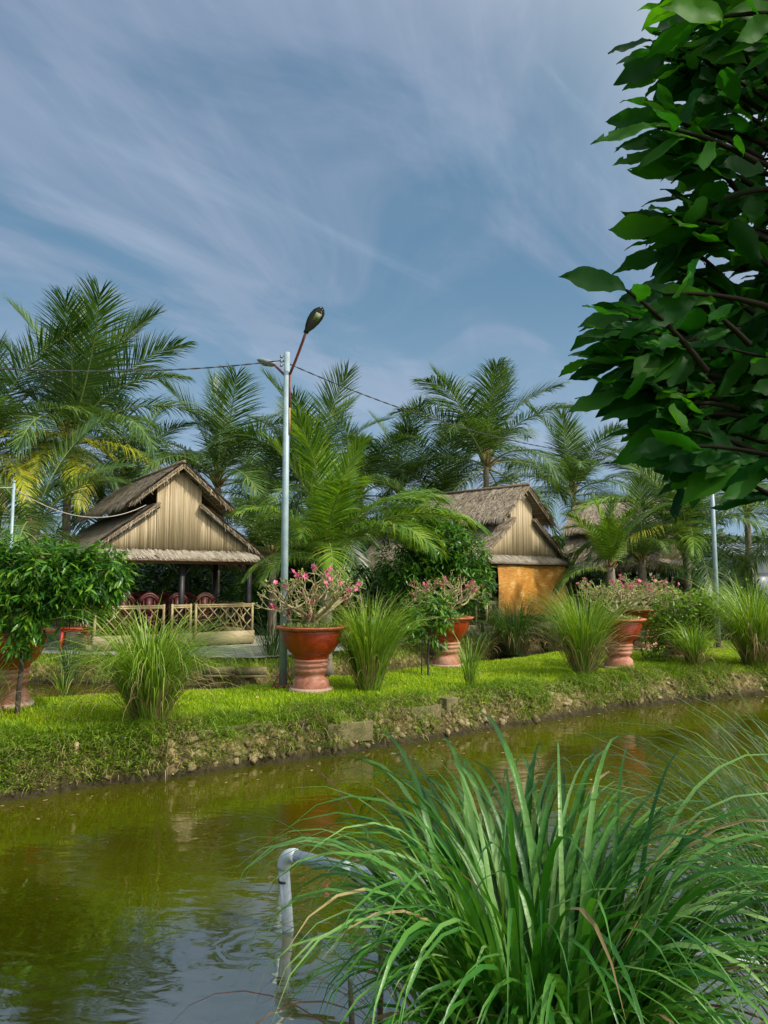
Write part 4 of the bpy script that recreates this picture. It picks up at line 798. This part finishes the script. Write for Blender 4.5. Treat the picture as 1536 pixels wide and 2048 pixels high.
# ------------------------------------------------------------ flower pots with desert rose bonsai
POT = None
def pot_meshes():
    k = 40
    m = MB(); m.lathe([(0, 0), (.315, 0), (.325, .015), (.325, .045), (.31, .06), (.27, .065)], k, 0); foot = m.mesh('pedestal_foot', M['pedfoot'], True)
    m = MB(); m.lathe([(.27, .06), (.275, .09), (.262, .13), (.258, .17), (.235, .20), (.205, .225), (.20, .25), (.225, .275), (.245, .30), (.25, .325), (.235, .34), (.238, .36), (.262, .38), (.265, .40), (.245, .415), (.25, .435), (.268, .45), (.268, .47), (.245, .48)], k, 0); ped = m.mesh('pedestal', M['pedestal'], True)
    m = MB(); m.lathe([(.10, .47), (.24, .475), (.262, .50), (.262, .525), (.28, .54), (.33, .585), (.375, .65), (.41, .72), (.438, .80), (.452, .865), (.46, .90), (.42, .90), (.40, .84)], k, 0); bowl = m.mesh('bowl', M['terracotta'], True)
    m = MB(); m.lathe([(.455, .895), (.50, .905), (.525, .925), (.535, .945), (.525, .955), (.47, .945), (.43, .94), (.42, .91)], k, 0); rim = m.mesh('rim', M['rim'], True)
    m = MB(); m.lathe([(.43, .87), (.3, .90), (.12, .93), (0, .94)], 20, 0); soil = m.mesh('soil', M['soil'], True)
    return foot, ped, bowl, rim, soil
PM = pot_meshes()
def bonsai(root, seed, spread=1.0, hgt=1.0, leaves=1.0, fl=30, dirb=(0, 0)):
    g = np.random.default_rng(seed); bk = MB(); lf = MB(); fw = MB(); tips = []
    base = np.array([0, 0, .90])
    bk.lathe([(.0, -.06), (.15, -.04), (.14, .03), (.10, .10), (.075, .17), (.06, .22), (0, .24)], 12, 0, base)
    def grow(p, d, L, r, dep):
        q = p+d*L*.5+g.normal(0, .12*L, 3); e = p+d*L+np.array([0, 0, .06*L]); bk.tube(bez(p, q, e, 5), np.linspace(r, r*.72, 5), 6 if r > .012 else 4, cap=False)
        if dep == 0 or r < .004: tips.append((e, d)); return
        for i in range(g.integers(2, 4)):
            nd = d+g.normal(0, .62, 3); nd[2] = nd[2]*.7+.22; nd /= np.linalg.norm(nd); grow(e, nd, L*g.uniform(.62, .9), r*.66, dep-1)
    for i in range(8):
        a = i*.785+g.normal(0, .2); d = np.array([math.cos(a)*spread+dirb[0], math.sin(a)*spread*.9, .55*hgt+g.random()*.5]); d /= np.linalg.norm(d)
        grow(base+np.array([math.cos(a)*.07, math.sin(a)*.07, .12+.06*g.random()]), d, .21*spread, .030, 4)
    T = np.array([t[0] for t in tips]); Dd = np.array([t[1] for t in tips]); TV, TF = leaf_template('small')
    kk = 5; C = np.repeat(T, kk, 0); a = g.uniform(0, 6.28, len(C)); D = np.stack([np.cos(a), np.sin(a), g.uniform(-.1, .9, len(C))], 1)+np.repeat(Dd, kk, 0)*.5
    keep = g.random(len(C)) < .85*leaves; scatter(lf, TV*np.array([1, 1.1, 1]), TF, C[keep], rotmats(D[keep], np.tile([0, 0, 1.], (keep.sum(), 1))+g.normal(0, .3, (keep.sum(), 3))), g.uniform(.03, .06, keep.sum()))
    # tufts of small green weeds on the soil
    n = 500; a = g.uniform(0, 6.28, n); rr = .40*np.sqrt(g.random(n)); D = np.stack([np.cos(a*3), np.sin(a*5), g.uniform(.4, 1.5, n)], 1)
    scatter(lf, TV, TF, np.stack([rr*np.cos(a), rr*np.sin(a), .92+.06*g.random(n)], 1), rotmats(D, g.normal(0, 1, (n, 3))), g.uniform(.025, .06, n))
    pick = g.choice(len(T), min(fl, len(T)), replace=False); PV = np.array([[0, 0, 0], [.5, .35, .12], [1, .2, .2], [1, -.2, .2], [.5, -.35, .12]])
    for i in pick:
        for c_ in range(g.integers(1, 4)):
            cc = T[i]+g.normal(0, .025, 3)+np.array([0, 0, .02]); ax_ = g.normal(0, 1, 3)+np.array([0, -1.2, 1.]); ax_ /= np.linalg.norm(ax_); u_ = np.cross(ax_, [0, 0, 1.]); u_ /= np.linalg.norm(u_); v_ = np.cross(ax_, u_)
            aa = np.arange(5)*1.2566; D = np.cos(aa)[:, None]*u_+np.sin(aa)[:, None]*v_; scatter(fw, PV, [np.array([[0, 1, 2, 3, 4]])], np.tile(cc, (5, 1)), rotmats(D, np.tile(ax_, (5, 1))), np.full(5, g.uniform(.03, .052)))
    bk.obj('trunk', M['adenium_bark'], root, True); lf.obj('leaves', M['adenium_leaf'], root); fw.obj('blossoms', M['pink'], root)
def pot(px, py, Y, label, seed, s=1.0, **kw):
    p = gnd(px, py) if Y is None else at(px, 1160, Y); z = float(terrain(p[0], p[1]))
    root = empty('flower_pot', (p[0], p[1], z), 0, label, 'flower pot', 'terracotta pedestal pots with desert roses')
    for nm, me in zip(('pedestal_foot', 'pedestal', 'bowl', 'rim', 'soil'), PM): link(nm, me, root)
    bonsai(root, seed, **kw); root.scale = (s, s, s); root.rotation_euler[2] = seed*1.3; return root
pot(622, 1385, None, 'red pot on a ringed pedestal with a wide bonsai beside the street lamp base', 11, 1.0, spread=1.28, hgt=.95, leaves=.5)
pot(893, 1333, None, 'red pedestal pot with a flat pink flowering bonsai behind the mango sapling', 12, 1.0, spread=1.25, hgt=.8, leaves=.5)
pot(1238, 1338, None, 'red pedestal pot half hidden behind the tall yellow green grass clump', 13, .98, spread=1.25, hgt=.75, leaves=.5)
pot(1287, 0, 17.4, 'partly hidden red pot behind the citrus shrub with a pink flowering bonsai', 14, 1.0, spread=1.15, hgt=.8)
pot(12, 1418, None, 'orange red pedestal pot at the left edge of the lawn behind the mango trunk', 15, 1.02, spread=1.1, hgt=.9, leaves=1.0)
pot(1345, 0, 16.0, 'terracotta pot glimpsed through the citrus shrub beside the second lamp', 16, .9, spread=.8, hgt=.7)

# ------------------------------------------------------------ street lamps and wires
def lamp_head(root, tip, d, up, L_, body, nm='lamp_head'):
    d = np.array(d, float); d /= np.linalg.norm(d); up = np.array(up, float); s_ = np.cross(up, d); s_ /= np.linalg.norm(s_); up = np.cross(d, s_)
    t = np.array([0, .1, .25, .45, .65, .82, .94, 1]); wd = np.array([.05, .055, .10, .135, .145, .125, .07, .01])*L_/.62; th = np.array([.045, .05, .06, .065, .055, .04, .02, .005]); m = MB(); k = 14; a = np.arange(k)*2*math.pi/k
    V = np.concatenate([tip+d*(tt*L_)+s_*(w_*np.cos(a))[:, None]+up*((h_*np.where(np.sin(a) > 0, 1.0, .35)*np.sin(a)))[:, None] for tt, w_, h_ in zip(t, wd, th)])
    q = [[i*k+j, i*k+(j+1) % k, (i+1)*k+(j+1) % k, (i+1)*k+j] for i in range(len(t)-1) for j in range(k)]
    m.add(V, [np.array(q), np.arange(k)[::-1][None]]); h = m.obj(nm, M[body], root, True)
    m = MB(); c = tip+d*(L_*.66)-up*.026; Mx = np.stack([d, s_, up], 1); m.box(c, (.13, .10, .012), M=Mx); m.box(c, (.10, .07, .02), M=Mx); m.obj('lens', M['lens'], h)
def street_lamp(base, H, label, rz=0.0):
    root = empty('street_lamp', base, rz, label, 'street lamp', 'street lamps along the canal')
    m = MB(); m.tube([(0, 0, .02), (0, 0, H*.5), (0, 0, H)], [.062, .054, .046], 16); m.obj('pole', M['galv'], root, True)
    m = MB(); m.box((0, 0, .02), (.32, .32, .02))
    for k in range(4):
        a = k*1.5708+.4; m.tube([(math.cos(a)*.15, math.sin(a)*.15, .03), (math.cos(a)*.055, math.sin(a)*.055, .2)], .009, 5)
    m.obj('base_plate', M['redpaint'], root)
    m = MB(); m.box((.053, -.02, H-.62), (.028, .03, .55)); m.obj('bracket_strip', M['redpaint'], root)
    m = MB(); m.box((.055, -.02, H-1.12), (.024, .03, .42)); m.obj('rusty_strip', M['rust'], root)
    q = np.array([.05, -.02, H-.36]); e = np.array([.33, -.35, H+.20])
    m = MB(); m.tube(bez(q, (q+e)/2+np.array([.01, 0, -.02]), e, 6), .022, 8); m.obj('arm', M['redpaint'], root, True)
    lamp_head(root, e, (.30, -.28, .34), (-.25, .5, .65), .50, 'lampblack')
    q = np.array([-.04, .02, H-.36]); e = np.array([-.24, .22, H-.13])
    m = MB(); m.tube(bez(q, (q+e)/2, e, 5), .022, 8); m.obj('arm', M['redpaint'], root, True)
    lamp_head(root, e, (-.36, .42, .17), (.35, .1, .9), .50, 'lampgrey')
    m = MB()
    for z in (H-.06, H-.13, H-.20): m.lathe([(0, 0), (.022, 0), (.028, .02), (.015, .03), (.024, .045), (0, .055)], 10, 0, (-.09, 0, z-.03)); m.box((-.06, 0, z), (.05, .012, .012))
    m.obj('insulator', M['lampgrey'], root); return root
LB = gnd(566, 1376); LZ = at(577, 705, LB[1])[2]; l1 = (LB[0], LB[1], float(terrain(LB[0], LB[1])))
street_lamp(l1, LZ-l1[2], 'double headed galvanised street lamp beside the nearest red flower pot')
L2 = gnd(1437, 1297); l2 = (L2[0], L2[1], 0.0); street_lamp(l2, 4.95, 'street lamp post at the right, its top hidden by the overhanging leaves', R(0))
l3 = (l1[0]-9.7, l1[1]-6.75, 0.0); 
def cat(a, b, sag, n=40):
    t = np.linspace(0, 1, n)[:, None]; a, b = np.array(a, float), np.array(b, float); return a+(b-a)*t-np.array([0, 0, 1])*sag*4*t*(1-t)
def wire(p, r, mt, label, n2=0):
    m = MB()
    if n2:
        for ph in (0, math.pi):
            q = p.copy(); s = np.arange(len(q))*.9+ph; q[:, 2] += np.cos(s)*r; q[:, 1] += np.sin(s)*r; m.tube(q, r, 4, cap=False)
    else: m.tube(p, r, 6)
    prop(m.obj('cable', M[mt], None, True), label, 'cable')
zt = LZ-.13
wire(cat((l1[0]-.09, l1[1], zt), (l2[0]-.09, l2[1], 4.8), .62, 220), .0065, 'wire', 'twisted black cable running from the near street lamp right to the second lamp', 1)
wire(cat((l1[0]-.09, l1[1], zt), (l3[0], l3[1], 4.9), .80, 200), .0065, 'wire', 'twisted black cable running from the near street lamp out of the picture to the left', 1)
street_lamp(l3, 4.95, 'street lamp outside the left edge that carries the end of the black cable')
pp = at(28, 965, 14.0); po = empty('metal_post', (pp[0], 14.0, 0.06), 0, 'thin grey steel post rising behind the left mango tree', 'post')
m = MB(); m.tube([(0, 0, -.6), (0, 0, pp[2]-.06)], .028, 10); m.obj('shaft', M['galv'], po, True); m = MB(); m.lathe([(0, 0), (.035, 0), (.035, .03), (0, .04)], 10, 0, (0, 0, pp[2]-.06)); m.obj('cap', M['galv'], po)
e_ = at(292, 1010, 17.2)
wire(cat((pp[0], 13.97, pp[2]-.10), e_, .42, 40), .010, 'cable', 'pale thick cable sagging from the thin post to the roof of the open hut')
wire(cat((pp[0], 13.97, pp[2]-.10), (pp[0]-6, 11, pp[2]+.5), .30, 30), .010, 'cable', 'pale thick cable leaving the thin post towards the left')

# ------------------------------------------------------------ bank edging, stakes
def block(px, py, h, dims, rz, label, nm='concrete_block', up=0.0):
    p = gnd(px, py, -.02); g = MB(); g.box((0, 0, 0), dims, rz); o = g.obj(nm, M['brick'], None, False, (p[0], p[1], -.02-dims[2]/2+up)); prop(o, label, 'edging', 'concrete bank edging')
    bv = o.modifiers.new('b', 'BEVEL'); bv.width = .012; bv.segments = 2
    return o
block(898, 1402, .3, (.20, .16, .34), R(32), 'square concrete block end of the bank edging below the small grass tuft', up=.05)
block(842, 1410, .3, (.62, .06, .26), R(30), 'low concrete slab edging running left from the square block', 'concrete_slab', -.02)
block(700, 1432, .3, (.62, .05, .24), R(28), 'broken concrete slab in the bank below the bushy grass clump', 'concrete_slab', -.08)
block(490, 1448, .3, (.58, .05, .24), R(24), 'stained concrete slab in the bank below the red pot', 'concrete_slab', -.01)
block(395, 1460, .3, (.34, .05, .24), R(22), 'short stained concrete slab right of the big grass clump', 'concrete_slab', -.01)
block(185, 1478, .3, (.36, .05, .24), R(20), 'small concrete slab beside the bamboo stake at the left', 'concrete_slab', -.03)
for (px, py, lab) in ((152, 1500, 'short bamboo stake in the bank at the left'), (366, 1472, 'short bamboo stake in the bank right of the big grass clump'), (605, 1450, 'short stake in the bank below the red pot'), (245, 1488, 'weathered stake under the big grass clump')):
    p = gnd(px, py, -.1); m = MB(); m.tube([(0, 0, -.35), (.01, 0, .1)], [.028, .025], 8); m.tube([(0.01, 0, .1), (.01, 0, .105)], [.025, .018], 8); prop(m.obj('bamboo_stake', M['bark'] if px > 160 else M['bamboo'], None, True, (p[0], p[1]-.02, p[2]-.02)), lab, 'stake', 'stakes in the bank')
# far canal edging
for i, (px, Y) in enumerate(((440, 14.55), (505, 14.5))):
    m = MB(); m.box((0, 0, -.02), (.60, .07, .14), R(8)); m.box((0, -.02, -.12), (.58, .05, .05), R(8)); p = at(px, 1160, Y); prop(m.obj('brick_kerb', M['brick'], None, False, (p[0], Y, -.08)), ('left' if i == 0 else 'right')+' brick kerb on the far edge of the back canal by the hut', 'edging', 'brick kerbs of the back canal')
# sapling stake
p = gnd(850, 1352); m = MB(); m.tube([(0, 0, -.1), (.02, 0, 1.0)], .013, 6); prop(m.obj('bamboo_stake', M['bark'], None, True, (p[0]-.06, p[1], 0)), 'thin wooden stake tied to the mango sapling', 'stake')

# ------------------------------------------------------------ grey water pipe and sticks in the near canal
E0 = at(568, 1706, 4.67); E1 = at(866, 1778, 4.15); fd = (E1-E0); fd /= np.linalg.norm(fd)
root = empty('water_pipe', (E0[0], E0[1], WATER), 0, 'grey plastic water pipe standing in the canal and bending over towards the near bank', 'pipe')
o0 = np.array([E0[0], E0[1], WATER]); r_ = .034; T_ = E0-o0
m = MB(); m.tube([np.array([.035, 0, -.6]), np.array([.03, 0, 0]), T_+np.array([0, 0, -.08])], r_, 16); m.obj('upright_pipe', M['pvc'], root, True)
m = MB(); m.tube(bez(T_+np.array([0, 0, -.09]), T_+np.array([0, 0, .0]), T_+fd*.09, 9), r_*1.22, 16); m.obj('elbow', M['pvc'], root, True)
m = MB(); m.tube([T_+fd*.08, T_+fd*3.0], r_, 16); m.obj('long_pipe', M['pvc'], root, True)
m = MB(); m.tube([T_+np.array([.002, 0, -.155]), T_+np.array([.002, 0, -.17])], r_*1.04, 16); m.obj('tape_band', M['lampblack'], root, True)
for q_ in (.42, .95): m = MB(); m.tube([T_+fd*q_, T_+fd*(q_+.08)], r_*1.14, 16); m.obj('coupling', M['pvc'], root, True)
a = at(1200, 1965, 2.9); b = at(1470, 2060, 2.45); m = MB(); m.tube([a-(b-a)*.1, b+(b-a)*.8], .03, 14); o = m.obj('lower_pipe', M['pvc'], None, True); prop(o, 'dark grey pipe end lying low on the near bank under the big grass', 'pipe')
for (px, py, py2, Y, lab) in ((758, 1735, 2048, 3.35, 'thin brown stick standing in the water behind the grass left side'), (700, 1960, 2048, 3.3, 'short brown twig leaning at the bottom beside the stick')):
    p0 = at(px, py, Y); m = MB(); P = np.array([[p0[0], Y, p0[2]], [p0[0]+.01, Y, (p0[2]+WATER)/2], [p0[0]-.01, Y-.02, WATER-.3]]); m.tube(P, [.010, .013, .014], 7); prop(m.obj('stick', M['bark'], None, True), lab, 'stick')

# ------------------------------------------------------------ white building at the far right
root = empty('white_building', (at(1560, 1160, 33)[0], 33, 0), R(-6), 'low white building with a tin roof glimpsed behind the palms at the right edge', 'building')
m = MB(); m.box((0, 0, 1.35), (5.2, 4, 2.7)); m.obj('wall', M['white'], root)
m = MB()
for k in range(28): m.tube([(-2.8+k*.2, -2.4, 2.72), (-2.8+k*.2, 0, 3.25)], .05, 4)
m.box((0, -1.2, 2.93), (5.8, 2.48, .05), M=np.array([[1, 0, 0], [0, math.cos(.217), -math.sin(.217)], [0, math.sin(.217), math.cos(.217)]])); m.obj('roof', M['tin'], root)
m = MB(); m.box((-1.6, -2.03, 1.4), (.9, .04, 1.1)); m.obj('window', M['lampgrey'], root)

# ------------------------------------------------------------ overhanging broad leaved tree, upper right
def overhang():
    g = np.random.default_rng(77); root = empty('overhanging_tree', (2.75, 2.35, 0), 0, 'broad leaved tree leaning in from the right with big dark pointed leaves overhead', 'tree')
    o0 = np.array([2.75, 2.35, 0.0])
    yv = [-60, 0, 40, 100, 150, 200, 260, 300, 360, 420, 470, 530, 580, 640, 700, 770, 830, 880, 940, 990, 1030]; xv = [1450, 1440, 1400, 1305, 1390, 1400, 1310, 1350, 1430, 1350, 1300, 1350, 1310, 1220, 1260, 1230, 1290, 1320, 1400, 1500, 1600]
    bk = MB(); bk.tube(bez((0, 0, -.1), (.1, 0, 1.6), (-.05, .05, 3.2), 10), np.linspace(.11, .07, 10), 12)
    bk.tube(bez((-.05, .05, 3.2), (-.15, .1, 4.2), (-.2, .2, 5.2), 8), np.linspace(.07, .03, 8), 10)
    TV = []; K = 15
    ts = np.linspace(0, 1, K); wv = np.interp(ts, [0, .06, .25, .5, .7, .88, 1], [.01, .05, .135, .195, .185, .085, .0])
    for t, wd in zip(ts, wv): 
        zc = -.10*t*t+.03*math.sin(t*9); TV += [[t, wd, zc+wd*.28], [t, wd*.5, zc+wd*.10], [t, 0, zc], [t, -wd*.5, zc+wd*.10], [t, -wd, zc+wd*.28]]
    TV = np.array(TV); q = np.array([[i*5+j, i*5+j+1, (i+1)*5+j+1, (i+1)*5+j] for i in range(K-1) for j in range(4)])
    tv2 = TV.copy(); tv2[:, 2] += -.22*TV[:, 0]**2; tv3 = TV.copy(); tv3[:, 2] += .10*TV[:, 0]**2; tv3[:, 1] += .10*TV[:, 0]**2; vari = [TV, tv2, tv3]
    lf = MB(); hang = []
    twigs = []
    for yy in np.arange(-80, 935, 27):                         # outer twigs along the edge of the crown
        xl = np.interp(yy, yv, xv)
        if 1375 < xl and 60 < yy < 930 and g.random() < .6: continue
        for r_i in range(2): twigs.append((xl+g.normal(4, 26)+45*r_i*g.random(), yy+g.normal(0, 14), 1.9+g.normal(0, .22), 1))
    for (tx, ty) in ((1300, 105), (1350, 30), (1270, 265), (1285, 300), (1290, 455), (1340, 410), (1215, 640), (1235, 700), (1212, 765), (1280, 870), (1390, 940)):
        for k in range(2): twigs.append((tx+62+g.normal(0, 12), ty+g.normal(0, 12), 1.75+.15*g.random(), 2))
    for k in range(150):                                        # inner twigs
        yy = g.uniform(-90, 890); xl = np.interp(yy, yv, xv); xx = xl+35+(1720-xl)*g.random()**1.1; twigs.append((xx, yy, g.uniform(1.7, 2.9), 0))
    for k in range(90):
        yy = g.uniform(600, 900); xl = np.interp(yy, yv, xv)+70; xx = g.uniform(xl, 1640); twigs.append((xx, yy, g.uniform(2.1, 3.1), 0))
    twigs = [t for t in twigs if t[3] or vnoise(t[0]/75., t[1]/75., 5) < .70 or (t[1] > 620 and t[0] > 1420 and t[1] < 900)]
    twigs = [t for t in twigs if t[3] or vnoise(t[0]/60.+3, t[1]/60.+9, 8) < .72 or t[1] > 560]
    twigs = [t for t in twigs if not (1410 < t[0] and 385 < t[1] < 540 and g.random() < .8)]
    A = [[], [], []]
    for yy in range(-260, 860, 75):                             # limbs that carry the crown from the trunk
        e = at(1455+50*g.random(), yy, 2.1+.5*g.random())-o0; zt_ = np.clip(e[2]-.25-.2*g.random(), 1.3, 5.0); s = np.array([-.05, .05, zt_]); md = (s+e)/2+np.array([g.normal(0, .1), g.normal(0, .12), .16])
        pth = bez(s, md, e, 10); bk.tube(pth, np.linspace(.030, .007, 10), 7, cap=False)
        for f_ in (3, 4, 5, 6, 7, 8):
            for q_ in range(3):
                dv = g.normal(0, 1, 3); dv /= np.linalg.norm(dv); tip = pth[f_]+dv*g.uniform(.2, .45); bk.tube(bez(pth[f_], (pth[f_]+tip)/2+np.array([0, 0, .04]), tip, 4), [.007, .006, .005, .003], 4, cap=False)
                for k_ in range(6): A[k_ % 3].append((tip-dv*.03*k_, dv+g.normal(0, .7, 3)+np.array([0, 0, -.2]), np.array([0, -.5, 1.])+g.normal(0, .6, 3), g.uniform(.10, .18)))
    for (xx, yy, Y, edge) in twigs:
        e = at(xx, yy, Y)-o0; zb = min(5.0, max(1.9, e[2]+.1-.25*g.random())); s = np.array([-.08, .08, zb]); mid = (s+e)/2+np.array([0, 0, .10])
        if edge:
            td = e-mid; td = td/np.linalg.norm(td)+np.array([0, 0, .25])+g.normal(0, .25, 3); td /= np.linalg.norm(td); b0_ = e-td*.28; pth = bez(b0_, (b0_+e)/2+np.array([0, 0, .03]), e, 6); bk.tube(pth, np.linspace(.008, .003, 6), 5, cap=False)
        else: td = e-mid; td = td/np.linalg.norm(td)+g.normal(0, .5, 3); td /= np.linalg.norm(td); bk.tube(np.stack([e-td*.18, e]), [.004, .003], 4, cap=False)
        td /= np.linalg.norm(td); nl = g.integers(5, 8) if edge else g.integers(5, 9)
        for i in range(nl):
            a = i*2.4+g.random(); u = np.cross(td, [0, 0, 1.]); u /= np.linalg.norm(u)+1e-6; v = np.cross(u, td); back = .04*i
            D = td*g.uniform(.5, 1.3)+(u*math.cos(a)+v*math.sin(a)*.6)*g.uniform(.4, 1.0)+np.array([-.15, 0, -.22])+g.normal(0, .22, 3); L_ = (g.uniform(.13, .19) if edge == 2 else g.uniform(.075, .17))*(Y/2.0)**.3
            U = np.array([0, 0, 1.])+g.normal(0, .8, 3)+np.array([0, -.75, 0]); A[g.integers(0, 3)].append((e-td*back, D, U, L_))
    for k in range(650):   # unseen leaves above and beside the camera, added to shade the visible crown
        d = g.normal(size=3); d /= np.linalg.norm(d); c = np.array([2.35, 1.45, 4.5])+d*g.random()**.4*np.array([1.5, 1.3, 1.0])-o0
        if c[0]+o0[0] < (c[1]+o0[1])*.56+.1 and c[1]+o0[1] > 0 and c[2]+o0[2] < 1.65+(c[1]+o0[1])*.9: continue
        A[k % 3].append((c, g.normal(0, 1, 3)+np.array([0, 0, -.3]), np.array([0, 0, 1.])+g.normal(0, .5, 3), g.uniform(.14, .22)))
    for v in range(3):
        P_, D_, U_, L_ = [np.array([r[i] for r in A[v]]) for i in range(4)]
        RM = rotmats(D_, U_); sc_ = np.stack([L_, L_*g.uniform(.9, 1.2, len(L_)), L_], 1); n_ = len(P_); k_ = len(TV)
        # insect holes: drop single faces from some leaves
        V = np.einsum('nij,nkj->nki', RM, vari[v][None]*sc_[:, None, :])+P_[:, None, :]; V += g.normal(0, .0012, V.shape)
        Fq = q[None]+(np.arange(n_)*k_)[:, None, None]; keep = g.random(Fq.shape[:2]) > .006; lf.add(V.reshape(-1, 3), Fq[keep])
    bk.obj('trunk', mat('dark twig bark', (.006, .005, .003), .95, (.016, .013, .009), 14, spec=.1), root, True); lf.obj('leaves', M['bigleaf'], root, True)
overhang()
